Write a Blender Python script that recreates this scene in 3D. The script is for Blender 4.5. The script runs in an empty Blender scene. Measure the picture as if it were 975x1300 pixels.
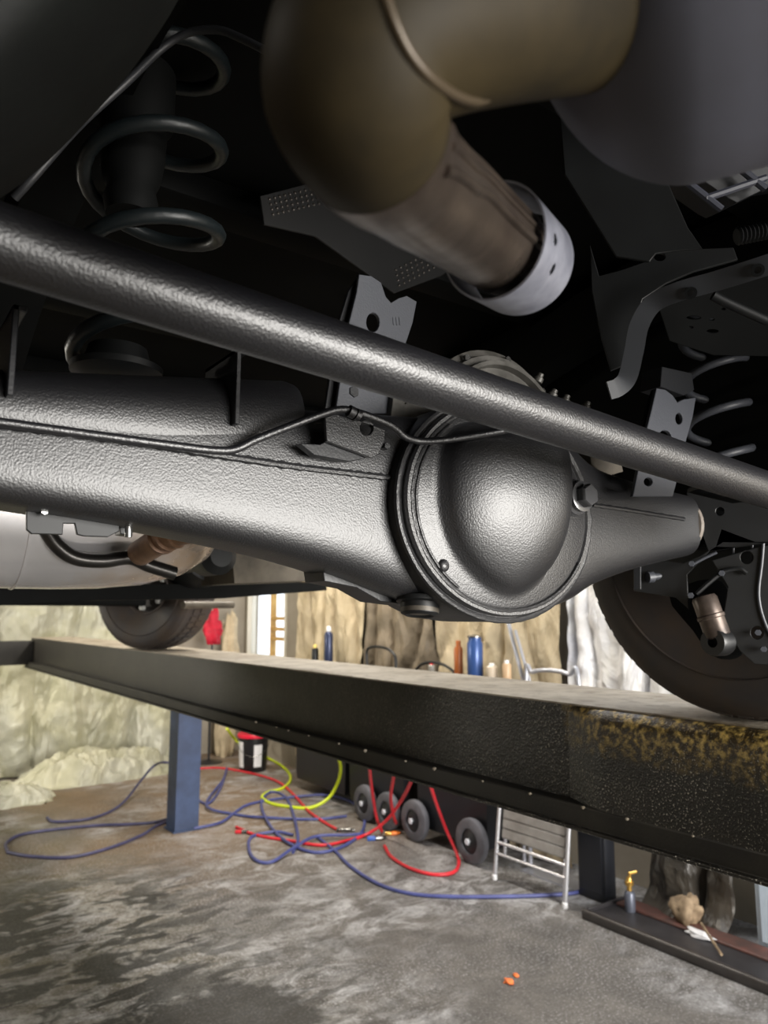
import bpy, bmesh, math, random
from mathutils import Vector, Matrix, noise as mnoise

sc = bpy.context.scene
COL = sc.collection
rnd = random.Random(7)

# ------------------------------------------------------------------ camera
FPX = 950.0
PSI = math.radians(35.5)            # camera looks 35.5 deg right of the truck's forward axis (+Y)
PIT = math.atan(130 / FPX)          # and a little upwards
CAMZ = 1.75
cam_d = bpy.data.cameras.new('camera')
cam = bpy.data.objects.new('camera', cam_d)
COL.objects.link(cam)
cam.location = (0, 0, CAMZ)
cam.rotation_euler = (math.pi / 2 + PIT, 0, -PSI)
cam_d.sensor_fit = 'AUTO'
cam_d.sensor_width = 36.0
cam_d.lens = FPX / 1300 * 36
cam_d.clip_start = 0.02
cam_d.dof.use_dof = True
cam_d.dof.focus_distance = 1.02
cam_d.dof.aperture_fstop = 6.5
sc.camera = cam

# ------------------------------------------------------------------ light and exposure
sc.view_settings.view_transform = 'Standard'
sc.view_settings.look = 'None'
sc.view_settings.exposure = 0.0
sc.view_settings.gamma = 1.0
sc.view_settings.use_curve_mapping = False

w = bpy.data.worlds.new('world')
sc.world = w
w.use_nodes = True
wb = w.node_tree.nodes['Background']
wb.inputs[0].default_value = (0.92, 0.96, 1.0, 1)
wb.inputs[1].default_value = 2.2


def area(name, loc, rot, sx, sy, power, col):
    d = bpy.data.lights.new(name, 'AREA')
    d.shape = 'RECTANGLE'
    d.size, d.size_y = sx, sy
    d.energy = power
    d.color = col
    o = bpy.data.objects.new(name, d)
    COL.objects.link(o)
    o.location = loc
    o.rotation_euler = rot
    return o


# daylight coming in through the open shop door behind the camera
area('door_daylight', (2.3, -3.9, 1.70), (math.radians(90), 0, 0), 3.6, 2.5, 840, (1.0, 0.965, 0.91))
# ceiling tube lamps of the shop
area('tube_lamp', (0.6, 7.6, 3.9), (0, 0, 0), 0.5, 2.4, 30, (1.0, 0.93, 0.80))
area('added_side_light', (-2.6, 8.0, 2.3), (0, math.radians(-100), 0), 1.2, 0.3, 150, (1.0, 0.95, 0.84))  # unseen light added to rake across the front tarp folds
area('tube_lamp', (3.1, 5.6, 3.9), (0, 0, 0), 0.4, 2.4, 140, (1.0, 0.92, 0.80))
area('tube_lamp', (3.3, 2.2, 3.9), (0, 0, 0), 0.4, 2.4, 60, (0.93, 0.96, 1.0))
area('tube_lamp', (-2.4, 3.0, 3.9), (0, 0, 0), 0.4, 2.4, 70, (1.0, 0.94, 0.84))


# ------------------------------------------------------------------ geometry helpers
def ray(x, y):
    a = (x - 487.5) / FPX
    v = (650 - y) / FPX
    h = math.cos(PIT) - math.sin(PIT) * v
    z = math.sin(PIT) + math.cos(PIT) * v
    return Vector((h * math.sin(PSI) + a * math.cos(PSI), h * math.cos(PSI) - a * math.sin(PSI), z))


def at(x, y, **k):
    r = ray(x, y)
    (n, val), = k.items()
    if n == 't':
        t = val
    elif n == 'Z':
        t = (val - CAMZ) / r.z
    else:
        t = val / r['XY'.index(n)]
    return r * t + Vector((0, 0, CAMZ))


BASE = {}


def lin(c):
    def f(u):
        return u / 12.92 if u <= 0.04045 else ((u + 0.055) / 1.055) ** 2.4
    return tuple(f(v / 255) for v in c)


def tag(o, label=None, cat=None, group=None, kind=None):
    if label:
        o['label'] = label
    if cat:
        o['category'] = cat
    if group:
        o['group'] = group
    if kind:
        o['kind'] = kind
    return o


def thing(name, base, label, cat, group=None):
    o = bpy.data.objects.new(name, None)
    o.empty_display_size = 0.1
    COL.objects.link(o)
    o.location = base
    BASE[o.name] = Vector(base)
    return tag(o, label, cat, group)


def M(name, geo, mat, parent=None, base=None, smooth=True, angle=40):
    """one mesh object from world-space (verts, faces)"""
    vs, fs = geo
    if parent is not None:
        b = BASE[parent.name]
    else:
        b = Vector(base) if base is not None else Vector((0, 0, 0))
    me = bpy.data.meshes.new(name)
    me.from_pydata([tuple(Vector(v) - b) for v in vs], [], fs)
    me.update()
    bm = bmesh.new()
    bm.from_mesh(me)
    bmesh.ops.recalc_face_normals(bm, faces=bm.faces)
    bm.to_mesh(me)
    bm.free()
    if smooth:
        me.shade_smooth()
        me.set_sharp_from_angle(angle=math.radians(angle))
    me.materials.append(mat)
    o = bpy.data.objects.new(name, me)
    COL.objects.link(o)
    BASE[o.name] = b
    if parent is not None:
        o.parent = parent
    else:
        o.location = b
    return o


def join(*gs):
    V, Fc = [], []
    for vs, fs in gs:
        n = len(V)
        V += [Vector(v) for v in vs]
        Fc += [[i + n for i in f] for f in fs]
    return V, Fc


def box(x0, x1, y0, y1, z0, z1, bev=0.0, seg=2):
    bm = bmesh.new()
    bmesh.ops.create_cube(bm, size=1)
    for v in bm.verts:
        v.co = Vector(((x0 + x1) / 2 + v.co.x * (x1 - x0), (y0 + y1) / 2 + v.co.y * (y1 - y0), (z0 + z1) / 2 + v.co.z * (z1 - z0)))
    if bev:
        bmesh.ops.bevel(bm, geom=bm.edges[:], offset=bev, segments=seg, affect='EDGES', profile=0.5)
    g = ([v.co.copy() for v in bm.verts], [])
    bm.verts.index_update()
    g = ([v.co.copy() for v in bm.verts], [[v.index for v in f.verts] for f in bm.faces])
    bm.free()
    return g


def obox(c, ux, uy, uz, bev=0.0, seg=2):
    """box with half-axis vectors"""
    vs, fs = box(-ux.length, ux.length, -uy.length, uy.length, -uz.length, uz.length, bev, seg)
    a, b, d = ux.normalized(), uy.normalized(), uz.normalized()
    return [Vector(c) + a * v.x + b * v.y + d * v.z for v in vs], fs


def crom(pts, n=8, closed=False):
    pts = [Vector(p) for p in pts]
    out = []
    m = len(pts)
    for i in range(m if closed else m - 1):
        if closed:
            p0, p1, p2, p3 = pts[(i - 1) % m], pts[i], pts[(i + 1) % m], pts[(i + 2) % m]
        else:
            p1, p2 = pts[i], pts[i + 1]
            p0 = pts[i - 1] if i else p1 * 2 - p2
            p3 = pts[i + 2] if i + 2 < m else p2 * 2 - p1
        for k in range(n):
            t = k / n
            out.append(0.5 * ((2 * p1) + (p2 - p0) * t + (2 * p0 - 5 * p1 + 4 * p2 - p3) * t * t + (3 * p1 - p0 - 3 * p2 + p3) * t ** 3))
    if not closed:
        out.append(pts[-1])
    return out


def tube(pts, r, seg=12, closed=False, cap=True):
    pts = [Vector(p) for p in pts]
    n = len(pts)
    rs = r if isinstance(r, (list, tuple)) else [r] * n
    tans = []
    for i in range(n):
        if closed:
            t = pts[(i + 1) % n] - pts[i - 1]
        else:
            t = pts[min(i + 1, n - 1)] - pts[max(i - 1, 0)]
        tans.append(t.normalized())
    up = Vector((0, 0, 1)) if abs(tans[0].z) < 0.9 else Vector((1, 0, 0))
    nrm = (up - tans[0] * up.dot(tans[0])).normalized()
    V, Fc = [], []
    for i in range(n):
        t = tans[i]
        nrm = (nrm - t * nrm.dot(t)).normalized()
        b = t.cross(nrm)
        for k in range(seg):
            a = 2 * math.pi * k / seg
            V.append(pts[i] + (nrm * math.cos(a) + b * math.sin(a)) * rs[i])
    for i in range(n if closed else n - 1):
        j = (i + 1) % n
        for k in range(seg):
            k2 = (k + 1) % seg
            Fc.append([i * seg + k, i * seg + k2, j * seg + k2, j * seg + k])
    if cap and not closed:
        Fc.append(list(range(seg))[::-1])
        Fc.append([(n - 1) * seg + k for k in range(seg)])
    return V, Fc


AX = {'X': (Vector((0, 1, 0)), Vector((0, 0, 1)), Vector((1, 0, 0))),
      'Y': (Vector((0, 0, 1)), Vector((1, 0, 0)), Vector((0, 1, 0))),
      'Z': (Vector((1, 0, 0)), Vector((0, 1, 0)), Vector((0, 0, 1)))}


def frame(d):
    d = Vector(d).normalized()
    u = d.cross(Vector((0, 0, 1)) if abs(d.z) < 0.9 else Vector((1, 0, 0))).normalized()
    return u, d.cross(u).normalized(), d


def lathe(prof, axis, c=(0, 0, 0), seg=32, closed=False, su=1.0, sv=1.0):
    """prof: list of (radius, position along axis)"""
    u, v, d = AX[axis] if isinstance(axis, str) else frame(axis)
    c = Vector(c)
    V, Fc = [], []
    n = len(prof)
    for r, a in prof:
        for k in range(seg):
            an = 2 * math.pi * k / seg
            V.append(c + d * a + (u * math.cos(an) * su + v * math.sin(an) * sv) * r)
    for i in range(n if closed else n - 1):
        j = (i + 1) % n
        for k in range(seg):
            k2 = (k + 1) % seg
            Fc.append([i * seg + k, i * seg + k2, j * seg + k2, j * seg + k])
    if not closed:
        if prof[0][0] > 1e-6:
            Fc.append(list(range(seg))[::-1])
        if prof[-1][0] > 1e-6:
            Fc.append([(n - 1) * seg + k for k in range(seg)])
    return V, Fc


def hexa(c, axis, r, h, seg=6):
    return lathe([(r * 0.9, 0), (r, 0.15 * h), (r, 0.85 * h), (r * 0.88, h)], axis, c, seg)


def plate_geo(outer, holes, th, org, u, v, bev=0.0008):
    cu = bpy.data.curves.new('tmp', 'CURVE')
    cu.dimensions = '2D'
    cu.fill_mode = 'BOTH'
    cu.extrude = th / 2
    cu.bevel_depth = bev
    cu.bevel_resolution = 0
    for ring in [outer] + list(holes):
        sp = cu.splines.new('POLY')
        sp.points.add(len(ring) - 1)
        for p, q in zip(sp.points, ring):
            p.co = (q[0], q[1], 0, 1)
        sp.use_cyclic_u = True
    o = bpy.data.objects.new('tmp', cu)
    COL.objects.link(o)
    dg = bpy.context.evaluated_depsgraph_get()
    me = bpy.data.meshes.new_from_object(o.evaluated_get(dg))
    n = u.cross(v)
    vs = [org + u * p.co.x + v * p.co.y + n * p.co.z for p in me.vertices]
    fs = [list(f.vertices) for f in me.polygons]
    bpy.data.objects.remove(o)
    bpy.data.curves.remove(cu)
    bpy.data.meshes.remove(me)
    return vs, fs


def pixplate(pix, th, holes=(), bev=0.0008, smooth_n=0, **pl):
    """plate whose outline was measured in the photo, lying in a real plane X=, Y= or slanted (pl: p0, n)"""
    if 'n' in pl:
        p0, nn = Vector(pl['p0']), Vector(pl['n']).normalized()
        v = (Vector((0, 0, 1)) - nn * nn.z).normalized()
        u = v.cross(nn)

        def pj(x, y):
            r = ray(x, y)
            o = Vector((0, 0, CAMZ))
            return o + r * ((p0 - o).dot(nn) / r.dot(nn))
    else:
        if 'X' in pl:
            u, v = Vector((0, 1, 0)), Vector((0, 0, 1))
        elif 'Z' in pl:
            u, v = Vector((1, 0, 0)), Vector((0, 1, 0))
        else:
            u, v = Vector((1, 0, 0)), Vector((0, 0, 1))

        def pj(x, y):
            return at(x, y, **pl)
    org = pj(*pix[0])

    def to2(x, y):
        d = pj(x, y) - org
        return (d.dot(u), d.dot(v))
    outer = [to2(*p) for p in pix]
    if smooth_n:
        outer = [(q.x, q.y) for q in crom([Vector((a, b, 0)) for a, b in outer], smooth_n, True)]
    hs = []
    for hx, hy, rx, ry in holes:
        hs.append([to2(hx + rx * math.cos(2 * math.pi * k / 16), hy + ry * math.sin(2 * math.pi * k / 16)) for k in range(16)])
    return plate_geo(outer, hs, th, org, u, v, bev)


def fbm(p, o=4):
    return mnoise.fractal(Vector(p), 1.0, 2.0, o)


# ------------------------------------------------------------------ materials
MATS = {}


def mat(name, col, rough=0.5, metal=0.0, spec=0.5, var=None, vscale=8.0, vdet=6.0, bump=0.0, bscale=200.0, rvar=0.0, coat=0.0, vlo=0.35, vhi=0.65, trans=0.0, vstretch=None, bdet=2.0):
    if name in MATS:
        return MATS[name]
    m = bpy.data.materials.new(name)
    m.use_nodes = True
    nt = m.node_tree
    b = nt.nodes['Principled BSDF']
    b.inputs['Base Color'].default_value = (*lin(col), 1)
    b.inputs['Roughness'].default_value = rough
    b.inputs['Metallic'].default_value = metal
    b.inputs['Specular IOR Level'].default_value = spec
    b.inputs['Coat Weight'].default_value = coat
    tc = nt.nodes.new('ShaderNodeTexCoord')
    src = tc.outputs['Object']
    if vstretch:
        mp = nt.nodes.new('ShaderNodeMapping')
        mp.inputs['Scale'].default_value = vstretch
        nt.links.new(src, mp.inputs['Vector'])
        vsrc = mp.outputs['Vector']
    else:
        vsrc = src
    if var is not None:
        n = nt.nodes.new('ShaderNodeTexNoise')
        n.inputs['Scale'].default_value = vscale
        n.inputs['Detail'].default_value = vdet
        n.inputs['Roughness'].default_value = 0.6
        nt.links.new(vsrc, n.inputs['Vector'])
        mr = nt.nodes.new('ShaderNodeMapRange')
        mr.inputs['From Min'].default_value = vlo
        mr.inputs['From Max'].default_value = vhi
        nt.links.new(n.outputs['Fac'], mr.inputs['Value'])
        mx = nt.nodes.new('ShaderNodeMix')
        mx.data_type = 'RGBA'
        mx.inputs[6].default_value = (*lin(col), 1)
        mx.inputs[7].default_value = (*lin(var), 1)
        nt.links.new(mr.outputs[0], mx.inputs[0])
        nt.links.new(mx.outputs[2], b.inputs['Base Color'])
        if rvar:
            mr2 = nt.nodes.new('ShaderNodeMapRange')
            mr2.inputs['To Min'].default_value = rough
            mr2.inputs['To Max'].default_value = rough + rvar
            nt.links.new(mr.outputs[0], mr2.inputs['Value'])
            nt.links.new(mr2.outputs[0], b.inputs['Roughness'])
    if bump:
        n2 = nt.nodes.new('ShaderNodeTexNoise')
        n2.inputs['Scale'].default_value = bscale
        n2.inputs['Detail'].default_value = bdet
        nt.links.new(src, n2.inputs['Vector'])
        bp = nt.nodes.new('ShaderNodeBump')
        bp.inputs['Strength'].default_value = bump
        bp.inputs['Distance'].default_value = 0.002
        nt.links.new(n2.outputs['Fac'], bp.inputs['Height'])
        nt.links.new(bp.outputs[0], b.inputs['Normal'])
    if trans:
        b.inputs['Transmission Weight'].default_value = trans
    MATS[name] = m
    return m


axle_paint = mat('axle_paint', (23, 23, 25), 0.43, spec=0.85, bump=0.24, bscale=430, bdet=0.8, var=(20, 20, 23), vscale=5)
bar_paint = mat('bar_paint', (17, 17, 21), 0.41, spec=0.9, bump=0.27, bscale=380, bdet=1.0)
under_black = mat('under_black', (9, 10, 10), 0.7, spec=0.12, var=(13, 14, 14), vscale=12)
under_grey = mat('under_grey', (22, 24, 25), 0.5, spec=0.35, var=(16, 17, 18), vscale=10)
bracket_paint = mat('bracket_paint', (66, 68, 74), 0.45, spec=0.5, bump=0.15, bscale=300)
bracket_dark = mat('bracket_dark', (24, 25, 28), 0.45, spec=0.5, bump=0.15, bscale=300)
spring_paint = mat('spring_paint', (22, 28, 30), 0.4, spec=0.5, bump=0.2, bscale=120)
rubber = mat('rubber', (62, 59, 60), 0.6, spec=0.35, var=(74, 64, 56), vscale=7, bump=0.2, bscale=80)
pipe_brown = mat('pipe_brown', (45, 38, 24), 0.55, metal=0.0, spec=0.10, var=(30, 26, 18), vscale=11, bump=0.08, bscale=60)
pipe_steel = mat('pipe_steel', (128, 116, 106), 0.27, metal=0.9, var=(84, 74, 68), vscale=14, bump=0.1, bscale=90, rvar=0.12, vstretch=(1, 1, 1))
can_grey = mat('can_grey', (74, 75, 86), 0.65, metal=0.1, var=(64, 64, 72), vscale=6)
collar_steel = mat('collar_steel', (150, 152, 164), 0.45, metal=0.55, var=(118, 120, 132), vscale=30, bump=0.1, bscale=100)
cast_alu = mat('cast_alu', (88, 86, 82), 0.45, metal=0.3, var=(60, 58, 54), vscale=25, bump=0.2, bscale=90)
steel_bright = mat('steel_bright', (150, 150, 150), 0.25, metal=0.9, var=(110, 108, 104), vscale=30)
bolt_paint = mat('bolt_paint', (70, 70, 72), 0.22, spec=0.8)
muffler_steel = mat('muffler_steel', (226, 224, 226), 0.2, metal=0.65, spec=0.8, var=(206, 180, 150), vscale=2.2, vlo=0.5, vhi=0.7, rvar=0.1)
rust_steel = mat('rust_steel', (150, 118, 92), 0.4, metal=0.4, var=(104, 78, 62), vscale=18)
tan_metal = mat('tan_metal', (104, 97, 86), 0.5, metal=0.3, var=(74, 69, 62), vscale=10)
bronze = mat('bronze', (104, 92, 84), 0.35, metal=0.5, var=(64, 56, 52), vscale=25)


class NT:
    """small node-tree helper for the special materials"""
    def __init__(s, name):
        s.m = bpy.data.materials.new(name)
        s.m.use_nodes = True
        s.nt = s.m.node_tree
        s.b = s.nt.nodes['Principled BSDF']
        s.tc = s.nt.nodes.new('ShaderNodeTexCoord')
        s.pos = s.tc.outputs['Object']

    def n(s, kind, **inp):
        k = s.nt.nodes.new(kind)
        for a, v in inp.items():
            a = a.replace('_', ' ')
            if isinstance(v, bpy.types.NodeSocket):
                s.nt.links.new(v, k.inputs[a])
            else:
                k.inputs[a].default_value = v
        return k

    def mapping(s, scale=(1, 1, 1), loc=(0, 0, 0), rot=(0, 0, 0), src=None):
        return s.n('ShaderNodeMapping', Vector=src or s.pos, Scale=scale, Location=loc, Rotation=rot).outputs[0]

    def noise(s, scale, det=5, vec=None, dist=0.0, rough=0.6):
        return s.n('ShaderNodeTexNoise', Vector=vec or s.pos, Scale=scale, Detail=det, Distortion=dist, Roughness=rough).outputs['Fac']

    def rng(s, v, a, b, c=0.0, d=1.0):
        k = s.n('ShaderNodeMapRange', Value=v)
        for i, x in zip(('From Min', 'From Max', 'To Min', 'To Max'), (a, b, c, d)):
            k.inputs[i].default_value = x
        return k.outputs[0]

    def math(s, op, a, b=0.0):
        k = s.nt.nodes.new('ShaderNodeMath')
        k.operation = op
        for i, x in enumerate((a, b)):
            if isinstance(x, bpy.types.NodeSocket):
                s.nt.links.new(x, k.inputs[i])
            else:
                k.inputs[i].default_value = x
        return k.outputs[0]

    def mix(s, f, a, b):
        k = s.nt.nodes.new('ShaderNodeMix')
        k.data_type = 'RGBA'
        for i, x in ((0, f), (6, a), (7, b)):
            if isinstance(x, bpy.types.NodeSocket):
                s.nt.links.new(x, k.inputs[i])
            elif i == 0:
                k.inputs[0].default_value = x
            else:
                k.inputs[i].default_value = (*lin(x), 1)
        return k.outputs[2]

    def xyz(s):
        return s.n('ShaderNodeSeparateXYZ', Vector=s.pos).outputs

    def bump(s, h, st=0.5, dist=0.01):
        k = s.n('ShaderNodeBump', Height=h, Strength=st, Distance=dist)
        s.nt.links.new(k.outputs[0], s.b.inputs['Normal'])

    def set(s, name, v):
        if isinstance(v, bpy.types.NodeSocket):
            s.nt.links.new(v, s.b.inputs[name])
        else:
            s.b.inputs[name].default_value = v


def floor_material():
    t = NT('shop_floor')
    big = t.noise(0.55, 6)
    mid = t.noise(3.2, 8, dist=0.6)
    fine = t.noise(34, 5, rough=0.7)
    spk = t.noise(75, 5, rough=0.8)
    xs = t.xyz()
    c = t.mix(t.rng(mid, 0.35, 0.65), (78, 75, 73), (106, 102, 98))
    far = t.math('MULTIPLY', t.rng(big, 0.36, 0.56), t.rng(xs[1], 4.4, 6.2))
    c = t.mix(t.math('MULTIPLY', far, 0.8), c, (128, 104, 76))
    # greenish grime at the left
    c = t.mix(t.math('MULTIPLY', t.rng(xs[0], 2.0, 1.0), t.rng(t.noise(1.6, 5), 0.4, 0.6, 0.2, 0.9)), c, (88, 80, 50))
    # salty pale residue
    pale = t.noise(2.6, 10, vec=t.mapping(scale=(1.3, 1.9, 1), rot=(0, 0, 0.5)), dist=0.9, rough=0.76)
    pz = t.rng(t.noise(0.75, 3, vec=t.mapping(loc=(0.4, 2.2, 0))), 0.40, 0.58)
    c = t.mix(t.math('MULTIPLY', t.math('MULTIPLY', t.rng(pale, 0.46, 0.66), pz), 0.85), c, (196, 196, 198))
    c = t.mix(t.math('MULTIPLY', t.rng(fine, 0.48, 0.7), 0.5), c, (52, 49, 47))
    c = t.mix(t.math('MULTIPLY', t.rng(spk, 0.54, 0.64), t.rng(t.noise(0.9, 4), 0.36, 0.58, 0.15, 0.85)), c, (208, 208, 210))
    # black oil blotches with pale dried rims
    oil = t.noise(2.3, 7, vec=t.mapping(scale=(1.0, 2.1, 1), rot=(0, 0, math.radians(-30)), loc=(3.1, 1.7, 0)), dist=0.7, rough=0.62)
    near = t.math('MULTIPLY', t.rng(t.math('ADD', xs[0], t.math('MULTIPLY', t.noise(1.0, 3), 1.0)), 2.75, 1.9), t.rng(xs[1], 6.0, 5.2))
    rim = t.math('MULTIPLY', t.math('MULTIPLY', t.rng(oil, 0.42, 0.50), t.rng(t.noise(14, 6, rough=0.75), 0.4, 0.62)), near)
    c = t.mix(t.math('MULTIPLY', rim, 0.7), c, (172, 172, 168))
    of = t.math('MULTIPLY', t.rng(oil, 0.485, 0.55), near)
    oil2 = t.noise(5.0, 3, vec=t.mapping(scale=(0.8, 2.0, 1), rot=(0, 0, math.radians(-34)), loc=(1.3, 0.4, 0)), dist=0.5, rough=0.5)
    near2 = t.math('MULTIPLY', t.rng(t.math('ADD', xs[0], t.math('MULTIPLY', t.noise(0.8, 3), 1.2)), 3.1, 2.3), t.rng(xs[1], 5.9, 5.0))
    of = t.math('MAXIMUM', of, t.math('MULTIPLY', t.rng(oil2, 0.52, 0.575), near2))
    # one big oily patch nearest the camera
    dx = t.math('SUBTRACT', xs[0], 1.5)
    dy = t.math('SUBTRACT', xs[1], 3.2)
    rr_ = t.math('SQRT', t.math('ADD', t.math('MULTIPLY', dx, dx), t.math('MULTIPLY', dy, dy)))
    pp_ = t.rng(t.math('ADD', rr_, t.math('MULTIPLY', t.noise(5.0, 5), 0.6)), 0.74, 0.64)
    of = t.math('MAXIMUM', of, pp_)
    c = t.mix(t.math('MULTIPLY', of, t.rng(spk, 0.45, 0.7, 0.95, 0.75)), c, (15, 15, 15))
    t.set('Base Color', c)
    t.set('Roughness', t.rng(of, 0, 1, 0.65, 0.5))
    t.set('Specular IOR Level', 0.4)
    t.bump(t.math('ADD', t.math('MULTIPLY', fine, 0.3), mid), 0.25, 0.02)
    return t.m


def runway_material():
    """black painted lift steel: paint specks, oily brown dirt with warm gold glare painted in near the rear wheel"""
    t = NT('runway_black')
    xs = t.xyz()
    sp = t.noise(230, 2, rough=0.5)
    patch = t.noise(5.0, 4)
    c = t.mix(t.rng(t.noise(9, 5), 0.35, 0.65), (30, 28, 25), (44, 41, 36))
    spf = t.math('MULTIPLY', t.rng(sp, 0.61, 0.67), t.rng(patch, 0.36, 0.56))
    spf = t.math('MULTIPLY', spf, t.rng(xs[1], 2.4, 0.9, 0.12, 1.0))
    c = t.mix(spf, c, (190, 184, 170))
    grime_glare = t.math('MULTIPLY', t.rng(xs[1], 1.32, 1.24), t.rng(t.math('ADD', xs[2], t.math('MULTIPLY', t.noise(12, 4), 0.10)), 0.20, 0.285))  # mask for warm glare on the oily face, painted into the colour
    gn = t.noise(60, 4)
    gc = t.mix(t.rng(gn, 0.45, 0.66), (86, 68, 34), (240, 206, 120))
    c = t.mix(t.math('MULTIPLY', grime_glare, t.rng(gn, 0.3, 0.6, 0.25, 0.95)), c, gc)
    t.set('Base Color', c)
    t.set('Roughness', 0.42)
    t.bump(t.math('ADD', sp, t.math('MULTIPLY', gn, 0.8)), 0.5, 0.004)
    return t.m


def deck_material():
    t = NT('runway_deck')
    c = t.mix(t.rng(t.noise(6, 6), 0.35, 0.62), (150, 138, 120), (188, 178, 162))
    c = t.mix(t.math('MULTIPLY', t.rng(t.noise(22, 5), 0.5, 0.7), 0.6), c, (96, 78, 62))
    t.set('Base Color', c)
    t.set('Roughness', 0.6)
    t.bump(t.noise(90, 3), 0.4, 0.004)
    return t.m


def tarp_material(name, col, dark, tint, metal=0.0, rough=0.45, spec=0.5, scale=2.0, translucent=0.0):
    t = NT(name)
    a = t.noise(scale, 6, dist=0.5)
    c = t.mix(t.rng(a, 0.34, 0.66), col, dark)
    c = t.mix(t.math('MULTIPLY', t.rng(t.noise(scale * 0.6 + 0.3, 3), 0.45, 0.62), 0.6), c, tint)
    t.set('Base Color', c)
    t.set('Roughness', rough)
    t.set('Metallic', metal)
    t.set('Specular IOR Level', spec)
    rd = t.math('ABSOLUTE', t.math('SUBTRACT', t.noise(3.2, 4, vec=t.mapping(scale=(1.2, 1.2, 0.5)), dist=0.6, rough=0.5), 0.5))
    t.bump(t.math('SUBTRACT', t.math('MULTIPLY', t.noise(40, 3), 0.05), t.math('MULTIPLY', rd, 2.0)), 0.7, 0.06)
    return t.m


floor_mat = floor_material()
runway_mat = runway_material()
deck_mat = deck_material()
wall_mat = mat('wall_paint', (168, 160, 146), 0.8, var=(140, 132, 118), vscale=1.2)
ceil_mat = mat('ceiling_paint', (130, 128, 122), 0.85, var=(110, 108, 104), vscale=1.0)
tarp_silver = tarp_material('tarp_silver', (196, 193, 168), (160, 158, 128), (182, 182, 172), 0.1, 0.42)
tarp_beige = tarp_material('tarp_beige', (206, 190, 158), (160, 144, 116), (188, 174, 148), 0.05, 0.5)
tarp_brown = tarp_material('tarp_brown', (140, 126, 106), (100, 90, 74), (126, 114, 98), 0.05, 0.5)
tarp_white = tarp_material('tarp_white', (232, 230, 226), (206, 206, 212), (222, 216, 206), 0.0, 0.35)
tarp_dark = tarp_material('tarp_dark', (62, 57, 50), (22, 20, 18), (96, 88, 78), 0.1, 0.4)
blue_steel = mat('blue_steel', (62, 80, 116), 0.5, var=(48, 62, 92), vscale=6, bump=0.1, bscale=60)

# ================================================================== the room
XR, YF, XL, YB, HC = 4.35, 9.3, -5.0, -4.0, 4.2
tag(M('floor', box(XL, XR, YB - 3, YF, -0.1, 0), floor_mat, base=(0, 0, 0)), kind='structure')
tag(M('ceiling', box(XL, XR, YB, YF, HC, HC + 0.1), ceil_mat, base=(0, 0, HC)), kind='structure')
# right wall with a window hole near the far corner
wl, wr = at(364, 790, X=XR).y, at(315, 790, X=XR).y
wb0, wt0 = 1.2, 2.35
tag(M('wall_right', join(box(XR, XR + 0.15, YB, wl, 0, HC), box(XR, XR + 0.15, wr, YF, 0, HC), box(XR, XR + 0.15, wl, wr, 0, wb0), box(XR, XR + 0.15, wl, wr, wt0, HC)), wall_mat, base=(XR, 0, 0)), kind='structure')
tag(M('wall_left', box(XL - 0.15, XL, YB, YF, 0, HC), wall_mat, base=(XL, 0, 0)), kind='structure')
tag(M('wall_front', box(XL, XR, YF, YF + 0.15, 0, HC), wall_mat, base=(0, YF, 0)), kind='structure')
# back wall with the open shop door behind the camera
tag(M('wall_back', join(box(XL, 0.3, YB - 0.15, YB, 0, HC), box(4.2, XR, YB - 0.15, YB, 0, HC), box(0.3, 4.2, YB - 0.15, YB, 3.05, HC)), wall_mat, base=(0, YB, 0)), kind='structure')
white_frame = mat('white_frame', (222, 216, 200), 0.5)
yellow_wood = mat('yellow_wood', (214, 178, 110), 0.55, var=(190, 150, 84), vscale=12)
glass = mat('glass', (250, 252, 255), 0.02, trans=1.0)
win = tag(M('window_1', join(box(XR - 0.02, XR + 0.1, wl, wr, wb0, wb0 + 0.04), box(XR - 0.02, XR + 0.1, wl, wr, wt0 - 0.04, wt0),
                             box(XR - 0.02, XR + 0.1, wl, wl + 0.03, wb0, wt0), box(XR - 0.02, XR + 0.1, wr - 0.03, wr, wb0, wt0)), white_frame, base=(XR, wl, wb0)), kind='structure')
mid = at(344, 790, X=XR).y
M('pane', box(XR + 0.04, XR + 0.045, wl + 0.03, mid, wb0 + 0.04, wt0 - 0.04), glass, win)
M('pane', box(XR + 0.04, XR + 0.045, mid + 0.02, wr - 0.03, wb0 + 0.04, wt0 - 0.04), glass, win)
M('glazing_bar', box(XR, XR + 0.08, mid, mid + 0.02, wb0 + 0.04, wt0 - 0.04), yellow_wood, win)
for zz in (1.68, 1.55, 1.43):
    M('glazing_bar', box(XR, XR + 0.08, wl + 0.03, mid, zz, zz + 0.04), yellow_wood, win)

# ================================================================== the vehicle lift
RX, RZ, RH, RW = 1.44, CAMZ - 0.2185, 0.262, 0.43     # runway inner face, top, depth, width
RY0, RY1 = -0.6, 7.95
lift = thing('vehicle_lift', (RX + RW / 2, 3.7, 0), 'black four-post vehicle lift with long runway and blue column carrying the truck', 'vehicle lift')


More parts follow.
